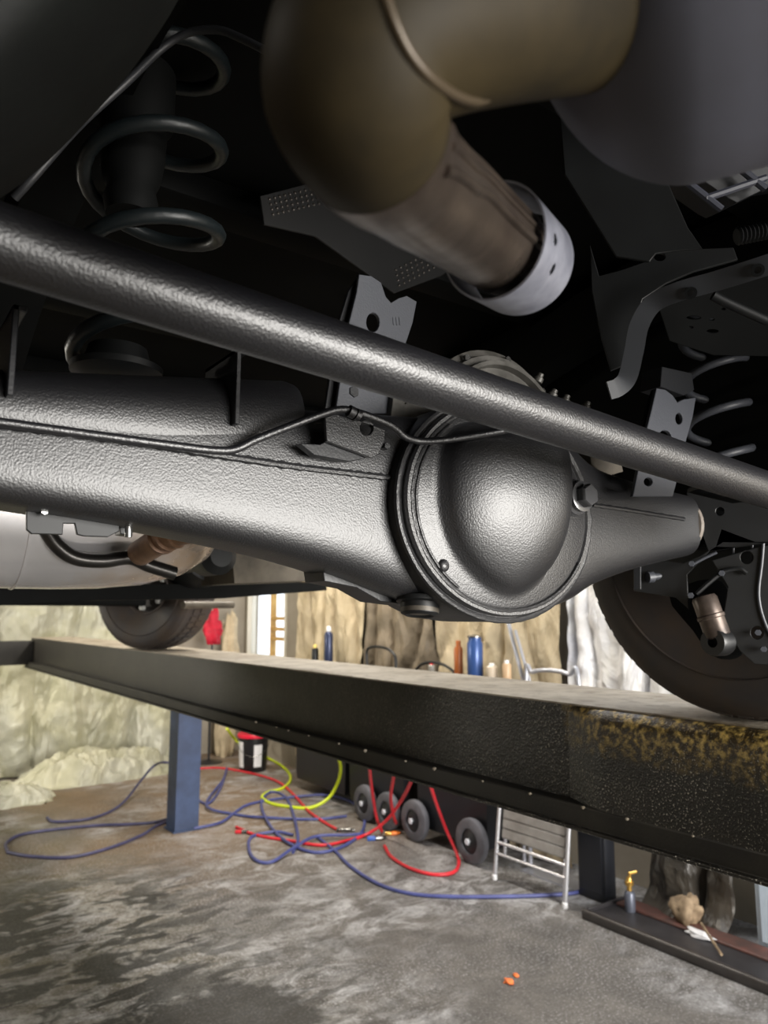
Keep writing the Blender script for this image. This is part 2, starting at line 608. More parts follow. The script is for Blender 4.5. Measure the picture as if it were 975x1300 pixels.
def runway(x0, side, y0):
    """x0 = inner face; side=+1 runway extends to +X. The web sits back from the flange bar; the rear block stands proud of it."""
    rb = Vector((x0, 0, RZ - RH))
    RCS = 0.045                                   # recess of the web
    YB0, YB1 = 1.17, 1.30                         # where the proud rear block fades into the recess

    def bx(xa, xb, ya, yb, za, zb_, bev=0.0):
        p, q = x0 + side * xa, x0 + side * xb
        return box(min(p, q), max(p, q), ya, yb, za, zb_, bev, 1)
    zt, zb_ = RZ - 0.004, RZ - RH
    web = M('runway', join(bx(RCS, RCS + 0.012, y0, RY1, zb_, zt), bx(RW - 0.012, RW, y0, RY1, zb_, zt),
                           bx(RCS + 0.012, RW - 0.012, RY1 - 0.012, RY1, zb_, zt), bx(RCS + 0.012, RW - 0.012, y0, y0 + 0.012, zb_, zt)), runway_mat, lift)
    # object origin at the runway's inner lower edge so the painted gold glare sits in runway space
    for v in web.data.vertices:
        v.co -= rb - BASE[lift.name]
    web.location = rb - BASE[lift.name]
    BASE[web.name] = rb

    def sub(name, geo, m, **k):
        return M(name, geo, m, web, **k)
    sub('deck_plate', bx(RCS - 0.004, RW + 0.002, y0, RY1, RZ - 0.004, RZ), deck_mat)
    sub('bottom_flange', bx(0.0, RCS, y0, RY1, zb_ - 0.012, zb_ + 0.036, 0.004), mat('flange_dusty', (46, 43, 37), 0.55, var=(30, 28, 25), vscale=7, bump=0.4, bscale=150))
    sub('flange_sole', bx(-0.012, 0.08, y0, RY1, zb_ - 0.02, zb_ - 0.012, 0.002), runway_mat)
    # rear block: rounded upper edge
    prof = [(RCS + 0.004, zb_ + 0.036), (0.0, zb_ + 0.036), (0.0, zt - 0.05)]
    for k in range(1, 9):
        an = math.pi / 2 * k / 8
        prof.append((0.045 - 0.045 * math.cos(an), zt - 0.05 + 0.0495 * math.sin(an)))
    prof.append((RCS + 0.004, zt - 0.0005))
    V, Fc = [], []
    ys = [(y0, 0.0), (YB0 - 0.02, 0.0), (YB0, 0.03), (YB0 + 0.035, 0.35), (YB1, 0.97)]
    n_ = len(prof)
    for yy, f in ys:
        for px_, pz in prof:
            fz = f * (0.35 + 0.65 * (pz - zb_) / RH) if f < 0.9 else f
            V.append(Vector((x0 + side * (px_ + (RCS + 0.004 - px_) * fz), yy, pz)))
    for i in range(len(ys) - 1):
        for k in range(n_):
            k2 = (k + 1) % n_
            Fc.append([i * n_ + k, i * n_ + k2, (i + 1) * n_ + k2, (i + 1) * n_ + k])
    Fc += [list(range(n_)), [(len(ys) - 1) * n_ + k for k in range(n_)]]
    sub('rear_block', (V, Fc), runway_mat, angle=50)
    return web


rw = runway(RX, 1, RY0)
rwl = runway(0.05, -1, 0.25)
# weld drips and chipped blobs along the lower flange
for k in range(14):
    y = 0.75 + k * 0.17 + rnd.uniform(-0.05, 0.05)
    s = rnd.uniform(0.003, 0.007)
    M('weld_spatter', lathe([(0, -s), (s * 0.8, -s * 0.4), (s, 0), (s * 0.7, s * 0.5), (0, s * 0.7)], 'Z', (RX - 0.002, y, RZ - RH + 0.034), 7), deck_mat, rw)
M('crossbeam', box(-1.2, RX + 0.04, RY1 - 0.14, RY1 - 0.01, RZ - RH + 0.01, RZ - 0.03, 0.006), mat('beam_black', (52, 50, 46), 0.5, var=(38, 36, 34), vscale=5), lift)
# blue column just outside the runway
ca, cb = at(209, 1058, Z=0), at(246, 1058, Z=0)
cx, cy = (ca.x + cb.x) / 2 + 0.07, (ca.y + cb.y) / 2 + 0.12
hw = 0.10
colm = M('column', join(box(cx - hw, cx + hw, cy - hw, cy - hw + 0.012, 0.012, 1.38), box(cx - hw, cx - hw + 0.012, cy - hw + 0.012, cy + hw, 0.012, 1.38),
                        box(cx + hw - 0.012, cx + hw, cy - hw + 0.012, cy + hw, 0.012, 1.38),
                        box(cx - hw + 0.012, cx - hw + 0.035, cy + hw - 0.012, cy + hw, 0.012, 1.38)), blue_steel, lift, angle=20)
M('base_plate', box(cx - hw - 0.015, cx + hw + 0.015, cy - hw - 0.015, cy + hw + 0.015, 0, 0.012), blue_steel, colm)
M('column_cap', box(cx - hw, cx + hw, cy - hw, cy + hw, 1.38, 1.392), blue_steel, colm)

# ================================================================== the truck
YA = 0.85                               # rear axle line
ZA = at(630, 645, Y=YA).z
truck = thing('pickup_truck', (0.8, YA, RZ), 'underside of a raised pickup truck with freshly painted black rear axle, on the lift', 'truck')


def T(name, geo, m, parent=truck, label=None, **k):
    o = M(name, geo, m, parent, **k)
    if label:
        o['label'] = label
    return o


# ---- rear axle housing (lofted)
def loft(stations, m=40):
    """stations: (x, ztop, zbot, ymid, half depth, exponent)"""
    V, Fc = [], []
    for x, zt, zb, ym, hd, n in stations:
        zc, hz = (zt + zb) / 2, (zt - zb) / 2
        for k in range(m):
            a = 2 * math.pi * (k + 0.5) / m
            c, s = math.cos(a), math.sin(a)
            V.append(Vector((x, ym + hd * math.copysign(abs(c) ** (2 / n), c), zc + hz * math.copysign(abs(s) ** (2 / n), s))))
    N = len(stations)
    for i in range(N - 1):
        for k in range(m):
            k2 = (k + 1) % m
            Fc.append([i * m + k, i * m + k2, (i + 1) * m + k2, (i + 1) * m + k])
    Fc.append(list(range(m))[::-1])
    Fc.append([(N - 1) * m + k for k in range(m)])
    return V, Fc


def st(px, yt, yb, hd, n):
    a, b = at(px, yt, Y=YA - 0.02), at(px, yb, Y=YA - 0.02)
    return [a.x, a.z, b.z, YA, hd, n]


S0 = [st(-160, 478, 615, 0.058, 4.2), st(0, 496, 640, 0.058, 4.4), st(150, 508, 664, 0.060, 4.6), st(270, 516, 687, 0.062, 4.8), st(360, 522, 708, 0.064, 4.8),
      st(430, 526, 730, 0.067, 4.6), st(500, 530, 758, 0.070, 4.2), st(560, 532, 778, 0.072, 3.4), st(640, 536, 782, 0.074, 3.2), st(700, 556, 768, 0.072, 3.2),
      st(740, 590, 744, 0.068, 3.2), st(800, 612, 722, 0.060, 3.2), st(868, 628, 706, 0.052, 3.0)]
S = []
for i in range(len(S0) - 1):
    p0, p1, p2, p3 = S0[max(i - 1, 0)], S0[i], S0[i + 1], S0[min(i + 2, len(S0) - 1)]
    for k in range(5):
        t = k / 5
        S.append([0.5 * (2 * b + (c - a) * t + (2 * a - 5 * b + 4 * c - d) * t * t + (3 * b - a - 3 * c + d) * t ** 3) for a, b, c, d in zip(p0, p1, p2, p3)])
S.append(S0[-1])
axle = T('rear_axle', loft(S), axle_paint, label='satin black rear axle housing with orange-peel paint')


def face_y(px):
    x = at(px, 600, Y=YA - 0.06).x
    best = min(S, key=lambda s: abs(s[0] - x))
    return YA - best[4]


def on_face(px, py, off=0.0):
    return at(px, py, Y=face_y(px) - off)


# thin tube and hub end beyond the tapered part
ax_end = S0[-1]
T('axle_end_tube', lathe([(0.045, 0), (0.043, 0.03), (0.043, 0.22), (0.06, 0.225), (0.06, 0.25)], 'X', (ax_end[0] - 0.01, YA, (ax_end[1] + ax_end[2]) / 2), 28), under_black, axle)
T('axle_end_collar', lathe([(0.05, 0), (0.057, 0.003), (0.057, 0.012), (0.05, 0.015)], 'X', (ax_end[0] - 0.008, YA, (ax_end[1] + ax_end[2]) / 2), 28, su=1.0, sv=0.98), mat('collar_lit_edge', (120, 112, 104), 0.45), axle)  # pale tone stands for light caught on the painted collar edge


def bead(pts, r, n=6, jit=0.25, seg=8):
    p = crom(pts, n)
    rs = [r * (1 + jit * math.sin(i * 2.4) * rnd.uniform(0.3, 1)) for i in range(len(p))]
    return tube(p, rs, seg)


T('weld_seam', bead([on_face(x, y, 0.004 if x < 360 else 0.0) for x, y in ((-60, 532), (60, 546), (180, 562), (280, 578), (380, 593), (440, 600), (498, 607))], 0.0045, 12), axle_paint, axle)
T('weld_seam', bead([on_face(x, y, 0.000) for x, y in ((752, 641), (800, 648), (868, 659))], 0.004, 12), axle_paint, axle)

# spring perch sleeve wrapped over the upper half
pa, pb = at(-150, 470, Y=YA + 0.0), at(362, 487, Y=YA)
sl = []
for px, yt, yb in ((-150, 468, 575), (0, 474, 588), (180, 480, 610), (350, 486, 626), (362, 490, 626)):
    a, b = at(px, yt, Y=YA), at(px, yb, Y=YA)
    sl.append([a.x, a.z, b.z, YA + 0.002, 0.0645 if px < 360 else 0.058, 2.3])
T('spring_perch', loft(sl, 36), axle_paint, axle)
# thin gusset plates seen edge on
for px, y0, y1 in ((18, 392, 505), (298, 446, 540)):
    p0, p1 = at(px, y0, Y=YA - 0.062), at(px, y1, Y=YA - 0.068)
    T('gusset', join(box(p0.x - 0.003, p0.x + 0.003, YA - 0.075, YA + 0.02, p1.z, p0.z, 0.001, 1),
                     box(p0.x - 0.003, p0.x + 0.010, YA - 0.075, YA + 0.02, p0.z - 0.006, p0.z, 0.001, 1)), bracket_dark, axle)

# ---- differential: banjo, ring, cover dome
YC = YA - 0.088
cl, cr, cbm = at(503, 650, Y=YC), at(750, 650, Y=YC), at(640, 790, Y=YC)
DX, RXD = (cl.x + cr.x) / 2, (cr.x - cl.x) / 2
DZ = at(627, 645, Y=YC).z
RZD = DZ - cbm.z


def disc(prof, cx, cy, cz, rx, rz, seg=64):
    """prof: (relative radius, y offset)"""
    V, Fc = [], []
    for r, y in prof:
        for k in range(seg):
            a = 2 * math.pi * k / seg
            V.append(Vector((cx + rx * r * math.cos(a), cy + y, cz + rz * r * math.sin(a))))
    n = len(prof)
    for i in range(n - 1):
        for k in range(seg):
            k2 = (k + 1) % seg
            Fc.append([i * seg + k, i * seg + k2, (i + 1) * seg + k2, (i + 1) * seg + k])
    Fc.append(list(range(seg)))
    Fc.append([(n - 1) * seg + k for k in range(seg)][::-1])
    return V, Fc


T('banjo_ring', disc([(0.9, 0.17), (0.985, 0.15), (1.0, 0.12), (1.0, 0.015), (0.985, 0.004), (0.96, 0.0), (0.5, 0.0)], DX, YC, DZ, RXD, RZD), axle_paint, axle)
# cover flange and dome
dl, dr = at(546, 640, Y=YC), at(704, 640, Y=YC)
EX, ERX = (dl.x + dr.x) / 2, (dr.x - dl.x) / 2
EZ = at(632, 642, Y=YC).z
ERZ = EZ - at(632, 752, Y=YC).z
fl_o = T('cover_flange', disc([(0.955, 0.004), (0.955, -0.006), (0.94, -0.009), (0.90, -0.009), (0.885, -0.006), (0.86, -0.008), (0.5, -0.008)], DX, YC, DZ, RXD, RZD), axle_paint, axle)
prof = []
DD = 0.062
for i in range(34):
    s = 1.08 - 1.08 * i / 33
    if s > 1:
        h = 0.003 * (1.08 - s) / 0.08
    else:
        h = 0.003 + (DD - 0.003) * (1 - s ** 2.4) ** 0.62
        # soft fillet at the foot
        if s > 0.93:
            q = (1 - s) / 0.07
            h = 0.003 + (DD - 0.003) * (1 - 0.93 ** 2.4) ** 0.62 * (q * q * (3 - 2 * q)) * 0.9 + (0.1 * q) * 0.01
    prof.append((max(s, 0.004), -0.007 - h))
ol = crom([at(x, y, Y=YC) for x, y in ((640, 536), (596, 540), (566, 552), (553, 580), (550, 620), (553, 660), (567, 700), (595, 734), (626, 754), (655, 752), (682, 730), (698, 695), (704, 650), (703, 605), (696, 565), (674, 542))], 5, True)
apx = at(664, 606, Y=YC)
V, Fc = [], []
m_ = len(ol)
for s_, yy in prof:
    for q in ol:
        c = apx + (q - apx) * s_
        V.append(Vector((c.x, YC + yy, c.z)))
for i in range(len(prof) - 1):
    for k in range(m_):
        k2 = (k + 1) % m_
        Fc.append([i * m_ + k, i * m_ + k2, (i + 1) * m_ + k2, (i + 1) * m_ + k])
Fc.append([(len(prof) - 1) * m_ + k for k in range(m_)])
T('differential_cover', (V, Fc), axle_paint, axle, angle=60)


def ell(rx, rz, a0, a1, y, n=60, cx=None, cz=None, wob=0.0):
    out = []
    for i in range(n + 1):
        a = math.radians(a0 + (a1 - a0) * i / n)
        k = 1 + wob * math.sin(i * 1.9) * rnd.uniform(0, 1)
        out.append(Vector(((DX if cx is None else cx) + rx * k * math.cos(a), y, (DZ if cz is None else cz) + rz * k * math.sin(a))))
    return out


def rough_r(n, r, j):
    return [r * (1 + j * rnd.uniform(-1, 1)) for _ in range(n)]


e = ell(RXD * 0.985, RZD * 0.985, 95, 385, YC + 0.002, 110)
T('weld_bead', tube(e, rough_r(len(e), 0.0042, 0.12), 8), axle_paint, axle)
e = ell(RXD * 0.90, RZD * 0.90, 120, 330, YC - 0.008, 110)
T('weld_bead', tube(e, rough_r(len(e), 0.0030, 0.18), 8), axle_paint, axle)
e = ell(RXD * 0.86, RZD * 0.865, 130, 235, YC - 0.008, 60)
T('weld_bead', tube(e, rough_r(len(e), 0.0022, 0.1), 8), axle_paint, axle)
p = at(564, 718, Y=YC - 0.01)
T('casting_nub', lathe([(0.009, 0.002), (0.008, -0.001), (0.005, -0.003), (0.0, -0.004)], 'Y', p, 14), axle_paint, axle)

# fill plug on the right of the ring
fp = at(727, 632, Y=YC - 0.008)
pl = T('fill_plug', lathe([(0.029, 0.004), (0.029, -0.003), (0.027, -0.006), (0.027, -0.009), (0.024, -0.012), (0.022, -0.014)], 'Y', fp, 28), bolt_paint, axle)
T('plug_washer', lathe([(0.020, -0.014), (0.0235, -0.016), (0.0235, -0.020), (0.020, -0.021)], 'Y', fp, 28), bolt_paint, axle)
T('plug_hexagon_head', hexa(fp + Vector((0, -0.036, 0)), 'Y', 0.0175, 0.017), bolt_paint, axle)
# drain plug under the housing
dp = at(533, 768, Y=YA - 0.035)
T('drain_plug', lathe([(0.026, 0.03), (0.026, 0.012), (0.033, 0.010), (0.033, 0.004), (0.027, 0.002), (0.026, -0.012), (0.02, -0.015), (0.012, -0.010), (0.0, -0.010)], (0.12, 0.1, 0.98), dp, 28), under_grey, axle)
T('drain_plug_collar', lathe([(0.02, -0.012), (0.0265, -0.011), (0.0265, -0.004), (0.02, -0.003)], (0.12, 0.1, 0.98), dp, 28), tan_metal, axle)
# lower left lug
T('jack_lug', pixplate([(398, 726), (436, 735), (500, 757), (502, 767), (470, 763), (440, 746), (400, 738)], 0.05, Y=YA + 0.02), bracket_dark, axle)

# bracket holding the brake line
by = face_y(450) - 0.030
T('line_bracket', pixplate([(412, 531), (425, 527), (470, 540), (487, 547), (486, 560), (478, 577), (470, 581), (414, 560)], 0.004, [(464, 544, 9, 10)], Y=by), axle_paint, axle)
pA, pB = at(380, 572, Y=by), at(470, 581, Y=by)
T('bracket_lip', pixplate([(380, 565), (404, 566), (421, 556), (416, 545), (470, 575), (478, 577), (456, 583), (440, 586), (396, 578)], 0.01, Y=by + 0.012), bracket_dark, axle)
T('bracket_bolt', hexa(at(492, 566, Y=face_y(490) - 0.008), 'Y', 0.005, 0.010), axle_paint, axle)

# ---- brake hard line along the axle
bl = [on_face(x, y, o) for x, y, o in ((-80, 525, .012), (0, 536, .012), (110, 551, .012), (230, 567, .012), (276, 572, .012), (300, 570, .014), (330, 556, .02), (408, 526, .034), (432, 520, .038), (452, 523, .038), (488, 536, .036), (503, 545, .034), (515, 555, .032), (535, 560, .032), (570, 558, .045), (640, 547, .07), (690, 535, .09))]
bl = crom(bl, 6)
bo = T('brake_line', tube(bl, 0.0048, 12), bar_paint)
p = at(446, 523, Y=by - 0.010)
T('line_clip', join(lathe([(0.0075, -0.004), (0.0075, 0.004)], (0.9, 0, -0.25), p, 14), lathe([(0.0075, 0.006), (0.0075, 0.012)], (0.9, 0, -0.25), p, 14)), axle_paint, bo)

# ---- track bar crossing behind the axle
t0, t1 = at(-90, 278, Y=0.55), at(1060, 650, Y=0.55)
tp = [t0.lerp(t1, i / 40) for i in range(41)]
T('track_bar', tube(tp, [0.0262] * 41, 40), bar_paint, label='thick satin black tube crossing in front of the axle')

# ---- third member seen above the axle
CT = Vector((at(622, 560, Y=YA + 0.08).x, YA + 0.06, at(640, 462, Y=YA + 0.1).z - 0.168))
third = T('third_member', lathe([(0.06, -0.03), (0.10, -0.03), (0.106, -0.012), (0.132, -0.012), (0.135, -0.024), (0.142, -0.024), (0.144, -0.010), (0.154, -0.010), (0.157, 0.002), (0.168, 0.005), (0.168, 0.018), (0.158, 0.022), (0.158, 0.034), (0.164, 0.037), (0.164, 0.046), (0.150, 0.052), (0.143, 0.07), (0.147, 0.075), (0.147, 0.083), (0.125, 0.095), (0.085, 0.16), (0.06, 0.25), (0.06, 0.3)], 'Y', CT, 56), cast_alu, label='bare grey cast differential carrier')
for k in range(10):
    a = math.radians(10 + 36 * k)
    T('carrier_bolt', hexa(CT + Vector((0.157 * math.cos(a), -0.008, 0.157 * math.sin(a))), 'Y', 0.007, 0.012), steel_bright, third)
p0, p1 = at(498, 508, Y=YA - 0.01), at(440, 558, Y=YA - 0.01)
T('carrier_flange', pixplate([(492, 506), (520, 508), (560, 520), (588, 556), (545, 566), (500, 558), (488, 540)], 0.03, [(507, 515, 1.5, 1.5)], Y=YA + 0.03), cast_alu, third)
for q in ((682, 485), (700, 505), (716, 512), (742, 520)):
    p = at(q[0], q[1], Y=YA + 0.05)
    T('carrier_fitting', join(lathe([(0.009, 0), (0.009, 0.008), (0.006, 0.010), (0.006, 0.016)], (0.3, -0.3, 0.9), p, 12)), cast_alu, third)
T('carrier_rib', pixplate([(738, 560), (775, 570), (782, 600), (760, 606), (742, 590)], 0.03, Y=YA + 0.03), tan_metal, third)
# drive shaft going forward
T('drive_shaft', tube([CT + Vector((0, 0.28, 0)), Vector((CT.x, 3.0, ZA + 0.12))], 0.04, 20), under_black)

# ---- notched bump-stop brackets standing on the axle
def shock_bracket(pix, holes, Y, px_base, mt):
    return T('bump_bracket', pixplate(pix, 0.005, holes, Y=Y), mt)


sb = shock_bracket([(455, 350), (470, 352), (482, 360), (488, 378), (495, 386), (505, 380), (515, 377), (527, 384), (522, 410), (512, 440), (505, 480), (493, 525), (425, 525), (440, 420), (452, 372)],
                   [(472, 410, 9, 13)], YA + 0.03, 470, bracket_paint)
pl0 = at(455, 350, Y=YA + 0.03)
T('bracket_side', pixplate([(455, 350), (452, 372), (440, 420), (424, 525), (412, 520), (428, 415), (442, 370)], 0.004, Y=YA + 0.045), bracket_dark, sb)
for i, dx in enumerate((499, 503, 507)):
    q0, q1 = at(dx, 403, Y=YA + 0.0265), at(dx + 1, 413, Y=YA + 0.0265)
    T('stamped_mark', obox((q0 + q1) / 2, Vector((0.0012, 0, 0)), Vector((0, 0.0008, 0)), (q0 - q1) / 2), bracket_paint, sb)
T('bracket_nut', join(hexa(at(450, 497, Y=YA + 0.025), 'Y', 0.009, 0.012), lathe([(0.012, 0.008), (0.012, 0.012)], 'Y', at(450, 497, Y=YA + 0.025), 16)), bracket_dark, sb)
sb2 = shock_bracket([(832, 494), (843, 496), (852, 503), (858, 512), (866, 508), (881, 506), (877, 530), (868, 562), (862, 590), (852, 630), (802, 630), (818, 552), (826, 520)],
                    [(860, 532, 5, 8), (842, 556, 9, 10), (821, 612, 6, 6)], YA - 0.115, 850, bracket_paint)
T('bracket_side', pixplate([(832, 494), (826, 520), (818, 552), (812, 550), (822, 515), (828, 496)], 0.004, Y=YA - 0.10), bracket_dark, sb2)
T('bracket_cup', pixplate([(828, 470), (865, 478), (868, 498), (855, 505), (826, 494)], 0.04, Y=YA - 0.08), bracket_dark, sb2)

# ---- coil springs with bump stops
def helix(cx, cy, z0, z1, R, turns, ph, n=24):
    N = int(turns * n)
    return [Vector((cx + R * math.cos(ph + 2 * math.pi * i / n), cy + R * math.sin(ph + 2 * math.pi * i / n), z0 + (z1 - z0) * i / N)) for i in range(N + 1)]


sx = at(195, 300, Y=YA + 0.06).x
zs = at(195, 468, Y=YA + 0.06).z
coil = T('coil_spring', tube(helix(sx, YA + 0.07, zs, zs + 0.5, 0.086, 4.2, 2.2), 0.0095, 12), spring_paint)
T('bump_stop', lathe([(0.03, 0.0), (0.034, 0.02), (0.03, 0.035), (0.036, 0.05), (0.04, 0.075), (0.042, 0.12), (0.05, 0.13), (0.05, 0.2)], 'Z', (at(165, 274, Y=YA + 0.07).x, YA + 0.07, at(165, 274, Y=YA + 0.07).z), 24), under_black, coil)
T('spring_seat', lathe([(0.040, -0.02), (0.055, -0.012), (0.055, -0.004), (0.04, 0.0), (0.035, 0.02), (0.0, 0.022)], 'Z', (at(150, 440, Y=YA + 0.07).x, YA + 0.07, zs), 32), under_grey, coil)
YS2 = YA - 0.05
sx2 = at(910, 520, Y=YS2).x
zs2 = at(905, 612, Y=YS2).z
coil2 = T('coil_spring', tube(helix(sx2, YS2, zs2, zs2 + 0.42, 0.058, 4.6, 0.6), 0.008, 12), bracket_paint)
T('spring_seat', lathe([(0.055, -0.02), (0.063, -0.015), (0.063, -0.008), (0.04, 0.0), (0.035, 0.02), (0.0, 0.022)], 'Z', (sx2, YS2, zs2), 32), bracket_dark, coil2)

# ---- exhaust: grey can, brown elbow, bare tail stub with a slip collar
def cpt(x, y, t):
    return at(x, y, t=t)


el = crom([cpt(740, 10, .41), cpt(640, 8, .36), cpt(548, 18, .335), cpt(475, 50, .325), cpt(455, 120, .335), cpt(482, 190, .37), cpt(530, 236, .42), cpt(575, 268, .475), cpt(640, 318, .575)], 8)
n = len(el)
rr = []
for i in range(n):
    f = i / (n - 1)
    rr.append(0.0425 if f < 0.5 else max(0.0335, 0.0425 - (f - 0.5) * 0.045))
k_end = int(n * 0.60)
elbow = T('exhaust_elbow', tube(el[:k_end + 1], rr[:k_end + 1], 44, cap=False), pipe_brown, label='brownish heat-tinted exhaust elbow')
stub = T('tail_stub', tube(el[k_end - 1:], [r * 1.006 for r in rr[k_end - 1:]], 44, cap=False), pipe_steel, label='bare steel tail pipe with bright folded creases')
# creases along the inner bend of the stub
dirv = (el[-1] - el[-8]).normalized()
toc = -(el[-4] - Vector((0, 0, CAMZ))).normalized()
side = dirv.cross(toc).normalized()
if side.z < 0:
    side = -side
for off, ro in ((0.35, 0.0032), (0.55, 0.0022), (0.72, 0.0016)):
    pts = []
    for i in range(k_end + 1, n - 1):
        d = (el[min(i + 1, n - 1)] - el[i - 1]).normalized()
        c_ = -(el[i] - Vector((0, 0, CAMZ))).normalized()
        c_ = (c_ - d * c_.dot(d)).normalized()
        s_ = d.cross(c_)
        if s_.z < 0:
            s_ = -s_
        pts.append(el[i] + (s_ * math.sin(off * 1.57) + c_ * math.cos(off * 1.57)) * rr[i] * 1.0)
    if len(pts) > 2:
        T('pipe_crease', tube(pts, ro, 8), pipe_steel, stub)
# seam ridge where elbow and can neck meet
k = 14
d = (el[k + 1] - el[k - 1]).normalized()


def on_elbow(x, y):
    r = ray(x, y)
    best = None
    for i in range(120):
        p = Vector((0, 0, CAMZ)) + r * (0.22 + i * 0.0015)
        dd = min((p - q).length - ra for q, ra in zip(el, rr))
        if best is None or dd < best[0]:
            best = (dd, p)
        if dd < 0.0:
            break
    return best[1]


rp_ = crom([on_elbow(x, y) for x, y in ((480, -30), (490, 0), (503, 35), (521, 70), (547, 100), (580, 122), (606, 129), (622, 128))], 5)
T('seam_ridge', tube(rp_, [0.0024 * min(1, (len(rp_) - i) / 8 + 0.15) for i in range(len(rp_))], 10), mat('seam_metal', (62, 52, 38), 0.4, metal=0.3), elbow)
# collar: an open sleeve, cut slanted, two drilled holes
cen = el[-1]
cdir = (el[-1] - el[-6]).normalized()
u = (toc - cdir * toc.dot(cdir)).normalized()      # towards the camera
v = cdir.cross(u).normalized()
if v.z < 0:
    v = -v
def sleeve(R, th, seg=180, nz=56):
    V, Fc = [], []
    idx = {}
    for ring, r in enumerate((R, R - th)):
        for j in range(nz + 1):
            for i in range(seg):
                a = 2 * math.pi * i / seg
                lo = -0.018 - 0.010 * math.cos(a - 0.6)
                hi = 0.060 + 0.004 * math.sin(a)
                z = lo + (hi - lo) * j / nz
                idx[ring, j, i] = len(V)
                V.append(cen + cdir * (z - 0.012) + (u * math.cos(a) + v * math.sin(a)) * r)
    holes = set()
    for ha, hf in ((math.radians(40), 0.30), (math.radians(14), 0.42)):
        for j in range(nz):
            for i in range(seg):
                da = (2 * math.pi * (i + 0.5) / seg - ha) * R
                dz = ((j + 0.5) / nz - hf) * 0.078
                if da * da + dz * dz < 0.0042 ** 2:
                    holes.add((j, i))
    for ring in (0, 1):
        for j in range(nz):
            for i in range(seg):
                if (j, i) in holes:
                    continue
                i2 = (i + 1) % seg
                Fc.append([idx[ring, j, i], idx[ring, j, i2], idx[ring, j + 1, i2], idx[ring, j + 1, i]])
    for i in range(seg):
        i2 = (i + 1) % seg
        for j in (0, nz):
            Fc.append([idx[0, j, i], idx[0, j, i2], idx[1, j, i2], idx[1, j, i]])
    return V, Fc


T('slip_collar', sleeve(0.0425, 0.0015), collar_steel, label='pale grey slip collar with two small holes')

# grey can at the top right
ca_, cb_ = cpt(800, -30, .46), cpt(1250, -190, .40)
axd = (cb_ - ca_).normalized()
R = 0.128
T('exhaust_can', lathe([(R * math.sin(q_ * math.pi / 32), 0.088 - 0.1 * math.cos(q_ * math.pi / 32)) for q_ in range(16)] + [ (R, 0.10), (R, 0.5), (0.1, 0.53), (0, 0.54)], axd, ca_ + axd * -0.055, 128), can_grey, label='large matt grey exhaust can')

# ---- body above: bed floor, frame rails, liners
zb = CAMZ + 0.78
bed = T('bed_floor', box(-0.1, 1.75, -0.15, 5.6, zb, zb + 0.03), under_black)
for i in range(9):
    yy = 0.0 + i * 0.6
    T('bed_rib', box(-0.08, 1.73, yy, yy + 0.08, zb - 0.05, zb, 0.006), under_black, bed)
T('bed_side', box(-0.17, -0.1, -0.15, 5.6, zb - 0.25, zb + 0.5), under_black, bed)
T('bed_side', box(1.75, 1.82, -0.15, 5.6, zb - 0.25, zb + 0.5), under_black, bed)
T('tailgate', box(-0.17, 1.82, -0.21, -0.15, zb - 0.02, zb + 0.5), under_black, bed)
bmp = T('shading_bumper', box(-0.2, 1.85, -0.42, -0.26, CAMZ + 0.30, CAMZ + 0.56, 0.03), under_black)  # out of view, added to keep door light off the exhaust parts
for xr in (0.20, 1.36):
    pts = [(-0.1, 0.60), (0.4, 0.66), (0.85, 0.70), (1.3, 0.62), (1.8, 0.42), (2.4, 0.34), (5.4, 0.34)]
    V, Fc = [], []
    cc = crom([Vector((xr, a, b)) for a, b in pts], 5)
    for q in cc:
        for dx, dz in ((-0.04, -0.06), (0.04, -0.06), (0.04, 0.06), (-0.04, 0.06)):
            V.append(Vector((q.x + dx, q.y, CAMZ + q.z + dz)))
    for i in range(len(cc) - 1):
        for k in range(4):
            k2 = (k + 1) % 4
            Fc.append([i * 4 + k, i * 4 + k2, i * 4 + 4 + k2, i * 4 + 4 + k])
    Fc += [[3, 2, 1, 0], [len(V) - 4, len(V) - 3, len(V) - 2, len(V) - 1]]
    T('frame_rail', (V, Fc), under_black)
for yy, zz in ((0.15, 0.66), (3.2, 0.36)):
    T('frame_crossmember', box(0.2, 1.36, yy, yy + 0.07, CAMZ + zz - 0.04, CAMZ + zz + 0.04, 0.01), under_black)

T('inner_fender', box(1.425, 1.44, 0.0, 1.7, ZA + 0.075, zb, 0.003, 1), under_black)

# dark wheel-house liner, top left: a curved shell
V, Fc = [], []
e0 = [(-90, 300), (0, 252), (55, 210), (110, 155), (165, 92), (215, 20), (240, -30), (262, -80)]
e1 = [(-200, 150), (-120, 100), (-60, 60), (0, 0), (50, -50), (100, -100), (140, -140), (180, -180)]
rows = []
for s in range(7):
    f = s / 6
    row = [at(a[0] + (b[0] - a[0]) * f, a[1] + (b[1] - a[1]) * f, t=0.62 - 0.16 * math.sin(f * 1.5)) for a, b in zip(e0, e1)]
    rows.append(crom(row, 3))
m_ = len(rows[0])
for off in (Vector((0, 0, 0)), Vector((0.0, 0.012, 0.012))):
    for r_ in rows:
        V += [q + off for q in r_]
NR = len(rows)
for s in range(NR - 1):
    for k in range(m_ - 1):
        a = s * m_ + k
        Fc.append([a, a + 1, a + m_ + 1, a + m_])
        b = a + NR * m_
        Fc.append([b, b + m_, b + m_ + 1, b + 1])
for k in range(m_ - 1):
    for base_ in (0, (NR - 1) * m_):
        a = base_ + k
        Fc.append([a, a + NR * m_, a + 1 + NR * m_, a + 1])
T('wheelhouse_liner', (V, Fc), mat('liner', (16, 20, 18), 0.65, var=(12, 14, 14), vscale=9, bump=0.3, bscale=60), angle=60)
